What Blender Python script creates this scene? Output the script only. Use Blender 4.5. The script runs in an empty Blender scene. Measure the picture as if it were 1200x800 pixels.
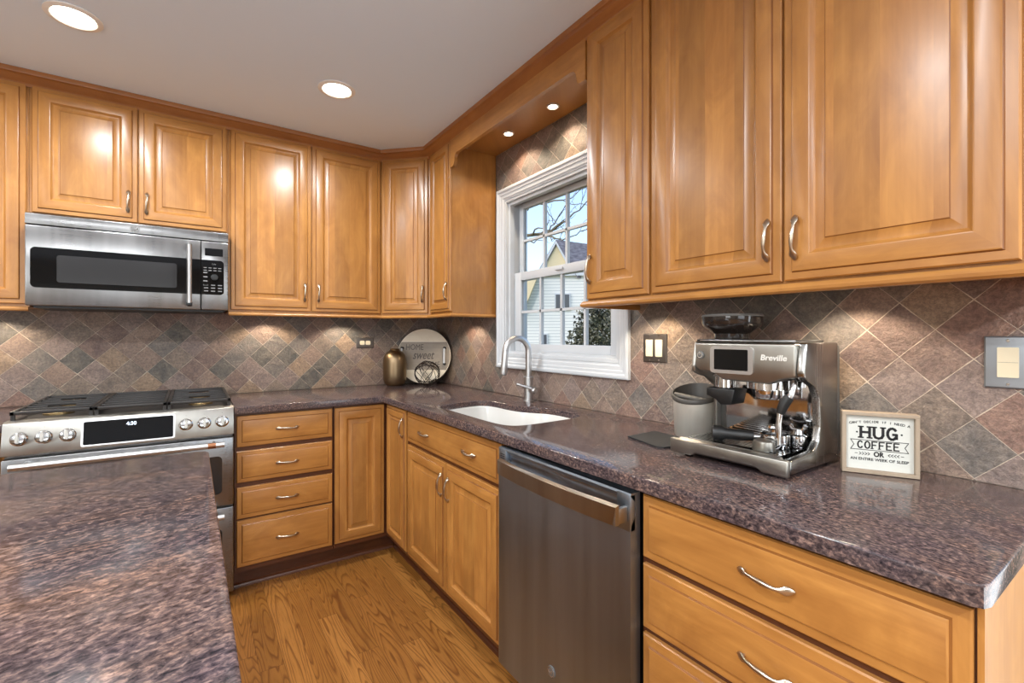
import bpy, bmesh, math, random
from mathutils import Vector, Matrix
C = bpy.context.scene.collection
SC = bpy.context.scene
PI = math.pi
rnd = random.Random(7)

# ------------------------------------------------------------------ camera, sky, lights, exposure
cam_d = bpy.data.cameras.new('camera'); cam = bpy.data.objects.new('camera', cam_d); C.objects.link(cam)
cam.location = (-1.538, -3.219, 1.256); cam.rotation_euler = (PI/2, 0, -0.596)
cam_d.sensor_width = 36; cam_d.lens = 545.7/1200*36; cam_d.shift_x = .004; cam_d.shift_y = -.0055
cam_d.clip_start = .02; cam_d.clip_end = 500
SC.camera = cam
SC.view_settings.view_transform = 'Standard'; SC.view_settings.look = 'None'
SC.view_settings.exposure = 0.15; SC.view_settings.gamma = 1; SC.view_settings.use_curve_mapping = False
w = bpy.data.worlds.new('sky'); SC.world = w; w.use_nodes = True
wn = w.node_tree; wn.nodes.clear()
wo = wn.nodes.new('ShaderNodeOutputWorld'); wb = wn.nodes.new('ShaderNodeBackground'); ws = wn.nodes.new('ShaderNodeTexSky')
ws.sky_type = 'NISHITA'; ws.sun_disc = False; ws.sun_elevation = math.radians(38); ws.sun_rotation = math.radians(-60)
ws.air_density = 1.0; ws.dust_density = 2.2; ws.ozone_density = 1.2
wb.inputs['Strength'].default_value = 0.37
wn.links.new(ws.outputs[0], wb.inputs[0]); wn.links.new(wb.outputs[0], wo.inputs[0])

def light(kind, loc, energy, color=(1,1,1), target=None, **kw):
    d = bpy.data.lights.new('light', kind); d.energy = energy; d.color = color
    for k, v in kw.items(): setattr(d, k, v)
    o = bpy.data.objects.new('light', d); C.objects.link(o); o.location = loc
    if target is not None:
        o.rotation_euler = (Vector(target)-Vector(loc)).to_track_quat('-Z', 'Y').to_euler()
    return o
WARM = (.94, .975, 1.0)
sun = light('SUN', (-10, -10, 20), 1.2, (1, .95, .86), angle=.01)
sun.rotation_euler = Vector((.75, .35, -.62)).to_track_quat('-Z', 'Y').to_euler()
# daylight through glass doors and windows behind the camera, then an added side fill
light('AREA', (-2.6, -7.35, 1.12), 42, (.90, .95, 1.0), target=(-2.6, 0, 1.12), shape='RECTANGLE', size=2.4, size_y=1.6)
light('AREA', (-.06, -4.25, 1.25), 60, (.90, .95, 1.0), target=(-4, -4.25, 1.2), shape='RECTANGLE', size=1.8, size_y=2.0)
light('AREA', (-5.35, -4.0, 1.5), 38, (.92, .96, 1.0), target=(0, -3.4, 1.2), shape='RECTANGLE', size=1.6, size_y=1.3)  # unseen lamp added to brighten the right-hand cabinet fronts and dishwasher
# recessed ceiling cans (two of them in view, the rest continue the grid over the island and room)
for lx in (-3.7, -2.818, -1.895, -.972):
    for ly in (-.93, -2.75, -4.6):
        if lx > -1 and ly == -2.75: continue
        light('AREA', (lx, ly, 2.405), 14 if ly > -1 else 23, WARM, target=(lx, ly, 0), shape='DISK', size=.13, spread=3.0)
# under-cabinet halogen pucks
for p in ((-1.17, -.13), (-.72, -.14), (-2.30, -.13)):
    light('SPOT', (p[0], p[1], 1.378), 5.5, (1, .84, .64), target=(p[0], p[1]+.05, 0), spot_size=2.3, spot_blend=.35, shadow_soft_size=.02)
for p in ((-.13, -2.05), (-.13, -2.70), (-.14, -.60)):
    light('SPOT', (p[0], p[1], 1.378), 5.5, (1, .84, .64), target=(p[0]+.05, p[1], 0), spot_size=2.3, spot_blend=.35, shadow_soft_size=.02)
for p in ((-.123, -1.513), (-.13, -1.149)):
    light('SPOT', (p[0], p[1], 2.327), 7, (1, .82, .60), target=(p[0]+.02, p[1], 0), spot_size=2.4, spot_blend=.5, shadow_soft_size=.02)

# ------------------------------------------------------------------ materials
def mat(name):
    m = bpy.data.materials.new(name); m.use_nodes = True
    nt = m.node_tree; b = nt.nodes['Principled BSDF']
    return m, nt, b
def N(nt, t, **kw):
    n = nt.nodes.new('ShaderNode'+t)
    for k, v in kw.items(): setattr(n, k, v)
    return n
def lin(c):
    return tuple(((x/255)/12.92 if x/255 <= .04045 else ((x/255+.055)/1.055)**2.4) for x in c)+(1,)
def math_(nt, op, a, b=None, c=None):
    n = N(nt, 'Math', operation=op)
    for i, v in enumerate((a, b, c)):
        if v is None: continue
        if isinstance(v, (int, float)): n.inputs[i].default_value = v
        else: nt.links.new(v, n.inputs[i])
    return n.outputs[0]
def comb(nt, x, y, z):
    n = N(nt, 'CombineXYZ')
    for i, v in enumerate((x, y, z)):
        if isinstance(v, (int, float)): n.inputs[i].default_value = v
        else: nt.links.new(v, n.inputs[i])
    return n.outputs[0]
def noise(nt, vec, scale=1, detail=2, rough=.5, dist=0):
    n = N(nt, 'TexNoise'); nt.links.new(vec, n.inputs['Vector'])
    n.inputs['Scale'].default_value = scale; n.inputs['Detail'].default_value = detail
    n.inputs['Roughness'].default_value = rough; n.inputs['Distortion'].default_value = dist
    return n.outputs[0]
def ramp(nt, fac, stops, interp='LINEAR'):
    n = N(nt, 'ValToRGB'); nt.links.new(fac, n.inputs[0]); n.color_ramp.interpolation = interp
    e = n.color_ramp.elements
    while len(e) < len(stops): e.new(.5)
    for i, (p, c) in enumerate(stops):
        e[i].position = p; e[i].color = c if len(c) == 4 else tuple(c)+(1,)
    return n.outputs[0]
def mixc(nt, fac, a, b, blend='MIX'):
    n = N(nt, 'Mix', data_type='RGBA', blend_type=blend)
    for s, v in ((n.inputs[0], fac), (n.inputs[6], a), (n.inputs[7], b)):
        if isinstance(v, (int, float)): s.default_value = v
        elif isinstance(v, tuple): s.default_value = v
        else: nt.links.new(v, s)
    return n.outputs[2]
def hsv(nt, col, val):
    n = N(nt, 'HueSaturation'); nt.links.new(col, n.inputs['Color']); nt.links.new(val, n.inputs['Value'])
    return n.outputs[0]
def bump(nt, b, h, strength=.2, dist=.002):
    n = N(nt, 'Bump'); n.inputs['Strength'].default_value = strength; n.inputs['Distance'].default_value = dist
    nt.links.new(h, n.inputs['Height']); nt.links.new(n.outputs[0], b.inputs['Normal'])
def xyz(nt):
    tc = N(nt, 'TexCoord'); s = N(nt, 'SeparateXYZ'); nt.links.new(tc.outputs['Object'], s.inputs[0])
    return s.outputs[0], s.outputs[1], s.outputs[2], tc.outputs['Object']
def plain(name, col, rough=.5, metal=0, emit=0, coat=0, **kw):
    m, nt, b = mat(name)
    b.inputs['Base Color'].default_value = lin(col); b.inputs['Roughness'].default_value = rough; b.inputs['Metallic'].default_value = metal
    if emit:
        b.inputs['Emission Color'].default_value = lin(col); b.inputs['Emission Strength'].default_value = emit
    if coat: b.inputs['Coat Weight'].default_value = coat; b.inputs['Coat Roughness'].default_value = .08
    for k, v in kw.items(): b.inputs[k].default_value = v
    return m

def wood(name, horiz=False, strips=False, lo=(138,88,40), hi=(195,140,72), rough=.33, amp=1.0):
    m, nt, b = mat(name)
    x, y, z, o = xyz(nt)
    oi = N(nt, 'ObjectInfo'); r = oi.outputs['Random']
    s = math_(nt, 'ADD', math_(nt, 'SUBTRACT', x, y), math_(nt, 'MULTIPLY', r, 7.3))
    strip = math_(nt, 'FLOOR', math_(nt, 'MULTIPLY', s, 11.5))
    if horiz: along, across = s, z
    else: along, across = z, s
    off = math_(nt, 'MULTIPLY', strip, 3.17) if strips else 0.0
    al = math_(nt, 'ADD', along, off)
    ac = across
    fine = noise(nt, comb(nt, math_(nt, 'MULTIPLY', ac, 60), 0.0, math_(nt, 'MULTIPLY', al, 2.2)), 1, 4, .6)
    blot = noise(nt, comb(nt, math_(nt, 'MULTIPLY', ac, 11), 3.0, math_(nt, 'MULTIPLY', al, 4.5)), 1, 4, .6, .9)
    f = math_(nt, 'ADD', math_(nt, 'MULTIPLY', fine, .35), math_(nt, 'MULTIPLY', blot, .65))
    col = ramp(nt, f, [(.24, lin(lo)), (.52, lin(tuple((p+q)/2 for p, q in zip(lo, hi)))), (.80, lin(hi))])
    v = math_(nt, 'ADD', math_(nt, 'MULTIPLY', r, .12*amp), 1-.06*amp)
    if strips:
        wn_ = N(nt, 'TexWhiteNoise', noise_dimensions='1D'); nt.links.new(strip, wn_.inputs['W'])
        v = math_(nt, 'ADD', v, math_(nt, 'MULTIPLY', math_(nt, 'SUBTRACT', wn_.outputs['Value'], .5),   .27*amp))
    col = hsv(nt, col, v)
    nt.links.new(col, b.inputs['Base Color'])
    b.inputs['Roughness'].default_value = rough
    b.inputs['Coat Weight'].default_value = .14; b.inputs['Coat Roughness'].default_value = .22
    bump(nt, b, fine, .04, .001)
    return m
M = {}
M['wood_v'] = wood('maple_upright_grain')
M['wood_p'] = wood('maple_panel_strips', strips=True)
M['wood_h'] = wood('maple_level_grain', horiz=True)
M['glaze_shade'] = wood('maple_glaze_and_shade', lo=(112,66,26), hi=(150,98,46), amp=.3)  # darker maple: glaze at the panel edge, painted shade on the outer step
M['wood_dark'] = wood('maple_dark_moulding', horiz=True, lo=(132,80,38), hi=(168,112,60), amp=.3)
M['wood_kick'] = wood('stained_kick', horiz=True, lo=(70,36,18), hi=(98,54,28), amp=.3)

def granite(name, axis, k=1.0):
    m, nt, b = mat(name)
    x, y, z, o = xyz(nt)
    al, ac = (x, y) if axis == 'x' else (y, x)
    # flecks drift a little off the slab's long side
    al2 = math_(nt, 'ADD', al, math_(nt, 'MULTIPLY', ac, .25)); ac2 = math_(nt, 'SUBTRACT', ac, math_(nt, 'MULTIPLY', al, .25))
    v1 = comb(nt, math_(nt, 'MULTIPLY', al2, 72*k), math_(nt, 'MULTIPLY', ac2, 110*k), math_(nt, 'MULTIPLY', z, 110*k))
    v2 = comb(nt, math_(nt, 'MULTIPLY', al2, 210*k), math_(nt, 'MULTIPLY', ac2, 280*k), math_(nt, 'MULTIPLY', z, 280*k))
    v3 = comb(nt, math_(nt, 'MULTIPLY', al2, 7), math_(nt, 'MULTIPLY', ac2, 13), math_(nt, 'MULTIPLY', z, 13))
    n1 = noise(nt, v1, 1, 3, .6, .4); n2 = noise(nt, v2, 1, 2, .5); n3 = noise(nt, v3, 1, 3, .55)
    base = ramp(nt, n1, [(.28, lin((38,36,40))), (.43, lin((78,68,69))), (.53, lin((102,89,87))), (.62, lin((134,113,105))), (.76, lin((172,148,136)))])
    speck = ramp(nt, n2, [(.30, (0,0,0,1)), (.40, (1,1,1,1))])
    base = mixc(nt, speck, mixc(nt, .5, base, lin((44,40,48))), base)
    tone = ramp(nt, n3, [(.30, lin((184,180,192))), (.50, lin((212,206,206))), (.70, lin((232,214,202)))])
    col = mixc(nt, 1.0, base, tone, 'MULTIPLY')
    nt.links.new(col, b.inputs['Base Color'])
    b.inputs['Roughness'].default_value = .12; b.inputs['Specular IOR Level'].default_value = .28
    return m
M['gran_x'] = granite('brown_granite_island', 'x', 1.12); M['gran_y'] = granite('brown_granite', 'y', 1.5); M['gran_b'] = granite('brown_granite_range', 'x', 1.5)

def slate():
    m, nt, b = mat('tumbled_slate_diamonds')
    x, y, z, o = xyz(nt)
    s = math_(nt, 'SUBTRACT', x, y)
    wob = noise(nt, o, 9, 2); 
    ds = math_(nt, 'ADD', math_(nt, 'SUBTRACT', s, 2.919), math_(nt, 'MULTIPLY', math_(nt, 'SUBTRACT', wob, .5), .006)); dz = math_(nt, 'SUBTRACT', z, .919)
    k = 1/.0997/math.sqrt(2)
    a = math_(nt, 'MULTIPLY', math_(nt, 'ADD', ds, dz), k); c = math_(nt, 'MULTIPLY', math_(nt, 'SUBTRACT', dz, ds), k)
    fa, fc = math_(nt, 'FLOOR', a), math_(nt, 'FLOOR', c)
    wn_ = N(nt, 'TexWhiteNoise', noise_dimensions='2D'); nt.links.new(comb(nt, fa, fc, 0), wn_.inputs['Vector'])
    sep = N(nt, 'SeparateColor'); nt.links.new(wn_.outputs['Color'], sep.inputs[0])
    tile = ramp(nt, sep.outputs[0], [(0, lin((92,100,100))), (.12, lin((146,132,122))), (.28, lin((164,140,128))), (.42, lin((136,112,108))), (.54, lin((158,140,136))), (.68, lin((176,150,126))), (.80, lin((128,126,124))), (.92, lin((156,120,110)))], 'CONSTANT')
    shift = comb(nt, math_(nt, 'ADD', s, math_(nt, 'MULTIPLY', sep.outputs[1], 20)), 0, math_(nt, 'ADD', z, math_(nt, 'MULTIPLY', sep.outputs[2], 20)))
    n1 = noise(nt, shift, 16, 6, .7, .6); n2 = noise(nt, shift, 95, 6, .78, .4)
    tile = mixc(nt, ramp(nt, n1, [(.3, (0,0,0,1)), (.7, (1,1,1,1))]), mixc(nt, .45, tile, lin((70,58,54))), mixc(nt, .35, tile, lin((198,172,146))))
    tile = mixc(nt, math_(nt, 'MULTIPLY', ramp(nt, n2, [(.42, (0,0,0,1)), (.58, (1,1,1,1))]), .75), tile, mixc(nt, .6, tile, lin((58,49,46))))
    def edge(t, f):
        q = math_(nt, 'SUBTRACT', t, f); return math_(nt, 'MINIMUM', q, math_(nt, 'SUBTRACT', 1.0, q))
    e = math_(nt, 'MINIMUM', edge(a, fa), edge(c, fc))
    gw = math_(nt, 'ADD', .008, math_(nt, 'MULTIPLY', math_(nt, 'MAXIMUM', math_(nt, 'SUBTRACT', noise(nt, o, 22, 2), .5), 0.0), .07))
    g = math_(nt, 'SUBTRACT', 1.0, math_(nt, 'MINIMUM', math_(nt, 'DIVIDE', e, gw), 1.0))
    g = math_(nt, 'GREATER_THAN', g, .25)
    col = mixc(nt, math_(nt, 'MULTIPLY', g, .85), tile, lin((214,198,178)))
    nt.links.new(col, b.inputs['Base Color'])
    b.inputs['Roughness'].default_value = .42
    h = math_(nt, 'ADD', math_(nt, 'MULTIPLY', n1, .8), math_(nt, 'MULTIPLY', n2, .35))
    h = math_(nt, 'SUBTRACT', h, math_(nt, 'MULTIPLY', g, .5))
    bump(nt, b, h, 1.0, .014)
    return m
M['slate'] = slate()

def steel(name, col=(158,156,152), rough=.3, axis='x', k=.05):
    m, nt, b = mat(name)
    x, y, z, o = xyz(nt)
    v = {'x': comb(nt, math_(nt, 'MULTIPLY', x, 6), math_(nt, 'MULTIPLY', y, 6), math_(nt, 'MULTIPLY', z, 900)),
         'z': comb(nt, math_(nt, 'MULTIPLY', x, 900), math_(nt, 'MULTIPLY', y, 900), math_(nt, 'MULTIPLY', z, 6))}[axis]
    n = noise(nt, v, 1, 2)
    b.inputs['Base Color'].default_value = lin(col); b.inputs['Metallic'].default_value = 1
    lowf = noise(nt, comb(nt, math_(nt, 'MULTIPLY', math_(nt, 'SUBTRACT', x, y), 9), 0, math_(nt, 'MULTIPLY', z, .5)), 1, 3, .6)
    r = math_(nt, 'ADD', rough-.14, math_(nt, 'ADD', math_(nt, 'MULTIPLY', n, .10), math_(nt, 'MULTIPLY', lowf, .18))); nt.links.new(r, b.inputs['Roughness'])
    nt.links.new(ramp(nt, lowf, [(.35, lin(tuple(c*.95 for c in col))), (.65, lin(tuple(min(255, c*1.05) for c in col)))]), b.inputs['Base Color'])
    b.inputs['Anisotropic'].default_value = .6
    bump(nt, b, n, k, .0006)
    return m
M['steel'] = steel('brushed_steel', (138,138,138)); M['steel_dw'] = steel('brushed_steel_dark', (152,162,174), .40, 'z')
M['steel_soft'] = steel('satin_steel', (164,161,154), .36, 'x', .03)
M['steel_side'] = steel('polished_side_steel', (150,148,144), .24, 'z', .02)
M['steel_pail'] = steel('satin_pail', (222,216,204), .46, 'z', .03); M['steel_pail'].node_tree.nodes['Principled BSDF'].inputs['Metallic'].default_value = .7
M['chrome'] = plain('chrome', (205,205,205), .09, 1)
M['nickel'] = plain('satin_nickel', (186,172,154), .28, 1)
M['nickel_f'] = plain('brushed_nickel', (200,200,200), .36, 1)
M['pewter'] = plain('pewter', (128,122,116), .38, 1)
M['pewter_grey'] = plain('grey_pewter', (150,156,162), .42, .8)
M['bronze'] = plain('bronze', (136,116,90), .36, 1)
M['black_glass'] = plain('black_glass', (10,10,11), .06, **{'Specular IOR Level': .22})
M['oven_glass'] = plain('oven_glass', (24,24,25), .1)
M['mw_glass'] = plain('microwave_glass', (44,44,45), .12, **{'Specular IOR Level': .3})
M['black'] = plain('black_plastic', (18,18,18), .4)
M['rubber'] = plain('black_rubber', (26,28,30), .6)
M['iron'] = plain('cast_iron', (36,33,31), .38)
M['grey_plastic'] = plain('grey_plastic', (96,96,94), .4)
M['rim_rubber'] = plain('dark_grey_rubber', (66,62,57), .5)
M['dark'] = plain('dark_gap', (22,14,9), .7)
M['white_paint'] = plain('white_paint', (196,200,204), .35)
M['ceiling'] = plain('ceiling_paint', (222,236,252), .9)
M['wall'] = plain('wall_paint', (196,186,170), .9)
M['porcelain'] = plain('porcelain', (208,207,203), .18, coat=.5)
M['cream'] = plain('cream_plastic', (222,212,184), .4)
M['badge_white'] = plain('silver_lettering', (226,222,214), .4)
M['ink'] = plain('black_ink', (30,28,28), .7)
M['paper'] = plain('white_card', (206,206,198), .7)
M['frame'] = wood('pale_sign_wood', lo=(146,128,108), hi=(176,158,136), rough=.6, amp=.2)
M['white_wash'] = wood('whitewashed_wood', horiz=True, lo=(214,200,176), hi=(238,228,208), rough=.6, amp=.2)
M['grey_wash'] = wood('grey_washed_wood', horiz=True, lo=(128,116,102), hi=(158,146,130), rough=.6, amp=.2)
M['grey_ink'] = plain('charcoal_ink', (84,76,70), .7)
M['wire'] = plain('dark_wire', (46,36,30), .45, .8)
M['bulb'] = plain('lamp_lens', (255,246,226), .4, 0, 9)
M['puck'] = plain('halogen_lens', (255,240,210), .4, 0, 14)
M['lcd'] = plain('clock_digits', (220,235,255), .4, 0, 1.2)
M['marks'] = plain('panel_marks', (120,120,120), .5)
M['trimring'] = plain('lamp_trim', (236,234,230), .5)
M['copper'] = plain('copper_band', (150,104,76), .4, 1)
M['brass'] = plain('burner_ring', (150,130,95), .35, 1)
gl, nt, b = mat('window_glass'); b.inputs['Base Color'].default_value = (1,1,1,1); b.inputs['Roughness'].default_value = 0
b.inputs['Transmission Weight'].default_value = 1; b.inputs['IOR'].default_value = 1.02; M['glass'] = gl
M['smoke'] = plain('smoked_clear_plastic', (62,54,50), .06); M['smoke'].node_tree.nodes['Principled BSDF'].inputs['Transmission Weight'].default_value = .6

def oak():
    m, nt, b = mat('oak_strip_floor')
    x, y, z, o = xyz(nt)
    W = .083; i = math_(nt, 'FLOOR', math_(nt, 'DIVIDE', x, W))
    w1 = N(nt, 'TexWhiteNoise', noise_dimensions='1D'); nt.links.new(i, w1.inputs['W'])
    yy = math_(nt, 'ADD', math_(nt, 'DIVIDE', y, 1.1), math_(nt, 'MULTIPLY', w1.outputs['Value'], 9))
    j = math_(nt, 'FLOOR', yy)
    w2 = N(nt, 'TexWhiteNoise', noise_dimensions='2D'); nt.links.new(comb(nt, i, j, 0), w2.inputs['Vector'])
    sp = N(nt, 'SeparateColor'); nt.links.new(w2.outputs['Color'], sp.inputs[0])
    xl = math_(nt, 'ADD', x, math_(nt, 'MULTIPLY', sp.outputs[0], 13)); yl = math_(nt, 'ADD', y, math_(nt, 'MULTIPLY', sp.outputs[1], 17))
    warp = noise(nt, comb(nt, math_(nt, 'MULTIPLY', xl, 11), math_(nt, 'MULTIPLY', yl, 1.0), 0), 1, 1.5, .45)
    ring = math_(nt, 'FRACT', math_(nt, 'MULTIPLY', warp, 20))
    ringl = ramp(nt, ring, [(0, (1,1,1,1)), (.30, (.15,.15,.15,1)), (.85, (0,0,0,1)), (1, (1,1,1,1))])
    pore = noise(nt, comb(nt, math_(nt, 'MULTIPLY', xl, 260), math_(nt, 'MULTIPLY', yl, 9), 0), 1, 3, .6)
    base = ramp(nt, sp.outputs[2], [(0, lin((134,88,36))), (.5, lin((148,98,44))), (1, lin((164,112,54)))])
    col = mixc(nt, math_(nt, 'MULTIPLY', ringl, .8), base, lin((92,50,16)))
    col = mixc(nt, math_(nt, 'MULTIPLY', ramp(nt, pore, [(.36, (1,1,1,1)), (.5, (0,0,0,1))]), .4), col, lin((96,54,20)))
    q = math_(nt, 'FRACT', math_(nt, 'DIVIDE', x, W)); e = math_(nt, 'MINIMUM', q, math_(nt, 'SUBTRACT', 1.0, q))
    q2 = math_(nt, 'FRACT', yy); e2 = math_(nt, 'MULTIPLY', math_(nt, 'MINIMUM', q2, math_(nt, 'SUBTRACT', 1.0, q2)), 13)
    seam = math_(nt, 'LESS_THAN', math_(nt, 'MINIMUM', e, e2), .012)
    col = mixc(nt, math_(nt, 'MULTIPLY', seam, .6), col, lin((70,38,14)))
    nt.links.new(col, b.inputs['Base Color']); b.inputs['Roughness'].default_value = .34
    return m
M['oak'] = oak()

def siding():
    m, nt, b = mat('lap_siding'); x, y, z, o = xyz(nt)
    q = math_(nt, 'FRACT', math_(nt, 'MULTIPLY', z, 8.5))
    col = mixc(nt, math_(nt, 'LESS_THAN', q, .16), lin((226,226,222)), lin((170,174,176)))
    nt.links.new(col, b.inputs['Base Color']); b.inputs['Roughness'].default_value = .7
    return m
M['siding'] = siding()
M['tan'] = plain('tan_siding', (218,202,166), .8)
def shingle():
    m, nt, b = mat('roof_shingle'); x, y, z, o = xyz(nt)
    n = noise(nt, comb(nt, math_(nt, 'MULTIPLY', math_(nt, 'SUBTRACT', x, y), 4), 0, math_(nt, 'MULTIPLY', z, 14)), 1, 3)
    nt.links.new(ramp(nt, n, [(.3, lin((104,96,104))), (.7, lin((156,148,152)))]), b.inputs['Base Color']); b.inputs['Roughness'].default_value = .9
    return m
M['shingle'] = shingle()
def leaf():
    m, nt, b = mat('dark_leaf'); x, y, z, o = xyz(nt)
    n = noise(nt, o, 30, 2)
    nt.links.new(ramp(nt, n, [(.35, lin((30,36,28))), (.5, lin((58,62,46))), (.72, lin((136,136,112)))]), b.inputs['Base Color']); b.inputs['Roughness'].default_value = .55
    return m
M['leaf'] = leaf()
M['bark'] = plain('grey_bark', (92,88,74), .9)
M['grass'] = plain('lawn', (104,112,70), .95)
M['house_pane'] = plain('house_window_pane', (84,86,92), .15)

# ------------------------------------------------------------------ mesh builder
class MB:
    def __init__(self): self.bm = bmesh.new(); self.mi = 0
    def _f(self, vs, mi=None):
        try:
            f = self.bm.faces.new(vs); f.material_index = self.mi if mi is None else mi; return f
        except ValueError: return None
    def box(self, x0, x1, y0, y1, z0, z1, bev=0, seg=2, mx=None):
        x0, x1 = sorted((x0, x1)); y0, y1 = sorted((y0, y1)); z0, z1 = sorted((z0, z1))
        t = bmesh.new(); bmesh.ops.create_cube(t, size=1)
        for v in t.verts: v.co = Vector(((x0+x1)/2+v.co.x*(x1-x0), (y0+y1)/2+v.co.y*(y1-y0), (z0+z1)/2+v.co.z*(z1-z0)))
        if bev: bmesh.ops.bevel(t, geom=t.edges[:], offset=min(bev, .49*min(x1-x0, y1-y0, z1-z0)), segments=seg, profile=.5, affect='EDGES')
        self.add(t, mx); return self
    def add(self, t, mx=None):
        if mx is not None: bmesh.ops.transform(t, matrix=mx, verts=t.verts)
        mp = {v: self.bm.verts.new(v.co) for v in t.verts}
        for f in t.faces: self._f([mp[v] for v in f.verts])
        t.free(); return self
    def loops(self, rings, close0=True, close1=True, mi=None):
        vr = [[self.bm.verts.new(p) for p in r] for r in rings]; n = len(vr[0])
        for a, b_ in zip(vr, vr[1:]):
            for i in range(n): self._f([a[i], a[(i+1) % n], b_[(i+1) % n], b_[i]], mi)
        if close0: self._f(vr[0][::-1], mi)
        if close1: self._f(vr[-1], mi)
        return self
    def prism(self, poly, fn, a0, a1, bev=0, seg=2):
        t = bmesh.new()
        A = [t.verts.new(fn(p, a0)) for p in poly]; B = [t.verts.new(fn(p, a1)) for p in poly]; n = len(poly)
        t.faces.new(A[::-1]); t.faces.new(B)
        for i in range(n): t.faces.new([A[i], A[(i+1) % n], B[(i+1) % n], B[i]])
        bmesh.ops.recalc_face_normals(t, faces=t.faces)
        if bev: bmesh.ops.bevel(t, geom=t.edges[:], offset=bev, segments=seg, profile=.5, affect='EDGES')
        return self.add(t)
    def tube(self, pts, rad, seg=10, cap=True, flat=None):
        pts = [Vector(p) for p in pts]; n = len(pts)
        if not isinstance(rad, (list, tuple)): rad = [rad]*n
        tan = [(pts[min(i+1, n-1)]-pts[max(i-1, 0)]).normalized() for i in range(n)]
        up = Vector((0, 0, 1)) if abs(tan[0].z) < .9 else Vector((1, 0, 0))
        u = tan[0].cross(up).normalized(); rings = []
        for i in range(n):
            u = (u-tan[i]*u.dot(tan[i])).normalized(); v = tan[i].cross(u)
            r = rad[i]; ru, rv = r if isinstance(r, tuple) else (r, r)
            rings.append([pts[i]+u*ru*math.cos(2*PI*k/seg)+v*rv*math.sin(2*PI*k/seg) for k in range(seg)])
        return self.loops(rings, cap, cap)
    def cyl(self, p0, p1, r0, r1=None, seg=24): return self.tube([p0, p1], [r0, r0 if r1 is None else r1], seg)
    def lathe(self, prof, c, seg=32, axis=(0, 0, 1), cap0=True, cap1=True):
        ax = Vector(axis).normalized(); up = Vector((0, 0, 1)) if abs(ax.z) < .9 else Vector((1, 0, 0))
        u = ax.cross(up).normalized(); v = ax.cross(u); c = Vector(c)
        rings = [[c+ax*h+u*r*math.cos(2*PI*k/seg)+v*r*math.sin(2*PI*k/seg) for k in range(seg)] for r, h in prof]
        return self.loops(rings, cap0, cap1)
    def text(self, body, size, mx, bold=0, shear=0, width=None, ext=.0004, spacing=1):
        cu = bpy.data.curves.new('t', 'FONT'); cu.body = body; cu.size = size; cu.align_x = 'CENTER'; cu.align_y = 'CENTER'
        cu.offset = bold; cu.shear = shear; cu.extrude = ext; cu.resolution_u = 3; cu.space_character = spacing
        o = bpy.data.objects.new('t', cu); C.objects.link(o); bpy.context.view_layer.update()
        me = bpy.data.meshes.new_from_object(o.evaluated_get(bpy.context.evaluated_depsgraph_get()))
        bpy.data.objects.remove(o); bpy.data.curves.remove(cu)
        t = bmesh.new(); t.from_mesh(me); bpy.data.meshes.remove(me)
        xs = [v.co.x for v in t.verts]
        if width and xs:
            k = width/(max(xs)-min(xs)); cx = (max(xs)+min(xs))/2
            for v in t.verts: v.co.x = (v.co.x-cx)*k
        return self.add(t, mx)
    def mesh(self, name, mats, smooth=35, origin=Vector()):
        bm = self.bm
        bmesh.ops.recalc_face_normals(bm, faces=bm.faces)
        for v in bm.verts: v.co -= origin
        for f in bm.faces: f.smooth = smooth > 0
        me = bpy.data.meshes.new(name); bm.to_mesh(me); bm.free()
        if smooth > 0:
            try: me.set_sharp_from_angle(angle=math.radians(smooth))
            except Exception: pass
        for q in (mats if isinstance(mats, (list, tuple)) else [mats]): me.materials.append(M[q])
        return me
    def build(self, name, mats, parent=None, smooth=35, label=None, local=False):
        org = Vector() if (parent is None or local) else Vector(parent.get('_o', (0, 0, 0)))
        o = bpy.data.objects.new(name, self.mesh(name, mats, smooth, org)); C.objects.link(o)
        if parent is not None: o.parent = parent; o['_o'] = tuple(parent.get('_o', (0, 0, 0)))
        if label: o['label'] = label
        return o
def thing(name, label, cat, loc=(0, 0, 0), group=None):
    o = bpy.data.objects.new(name, None); C.objects.link(o); o.location = loc; o['_o'] = tuple(loc)
    o['label'] = label; o['category'] = cat
    if group: o['group'] = group
    return o
def tag(o, label, cat, group=None):
    o['label'] = label; o['category'] = cat
    if group: o['group'] = group
    return o
def struct(o): o['kind'] = 'structure'; return o

# local frames: u to the right as one faces the front, v up, n out into the room
class Frame:
    def __init__(self, o, u, n): self.o = Vector(o); self.u = Vector(u).normalized(); self.n = Vector(n).normalized()
    def p(self, u, v, n): return self.o+self.u*u+Vector((0, 0, v))+self.n*n
    def mx(self, u=0, v=0, n=0, rot=0):
        z = Vector((0, 0, 1)); c, s = math.cos(rot), math.sin(rot)
        a = self.u*c+z*s; b_ = -self.u*s+z*c
        q = self.p(u, v, n)
        return Matrix(((a.x, b_.x, self.n.x, q.x), (a.y, b_.y, self.n.y, q.y), (a.z, b_.z, self.n.z, q.z), (0, 0, 0, 1)))
BACK = lambda y: Frame((0, y, 0), (1, 0, 0), (0, -1, 0))      # u = x
RIGHT = lambda x: Frame((x, 0, 0), (0, -1, 0), (-1, 0, 0))    # u = -y

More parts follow.
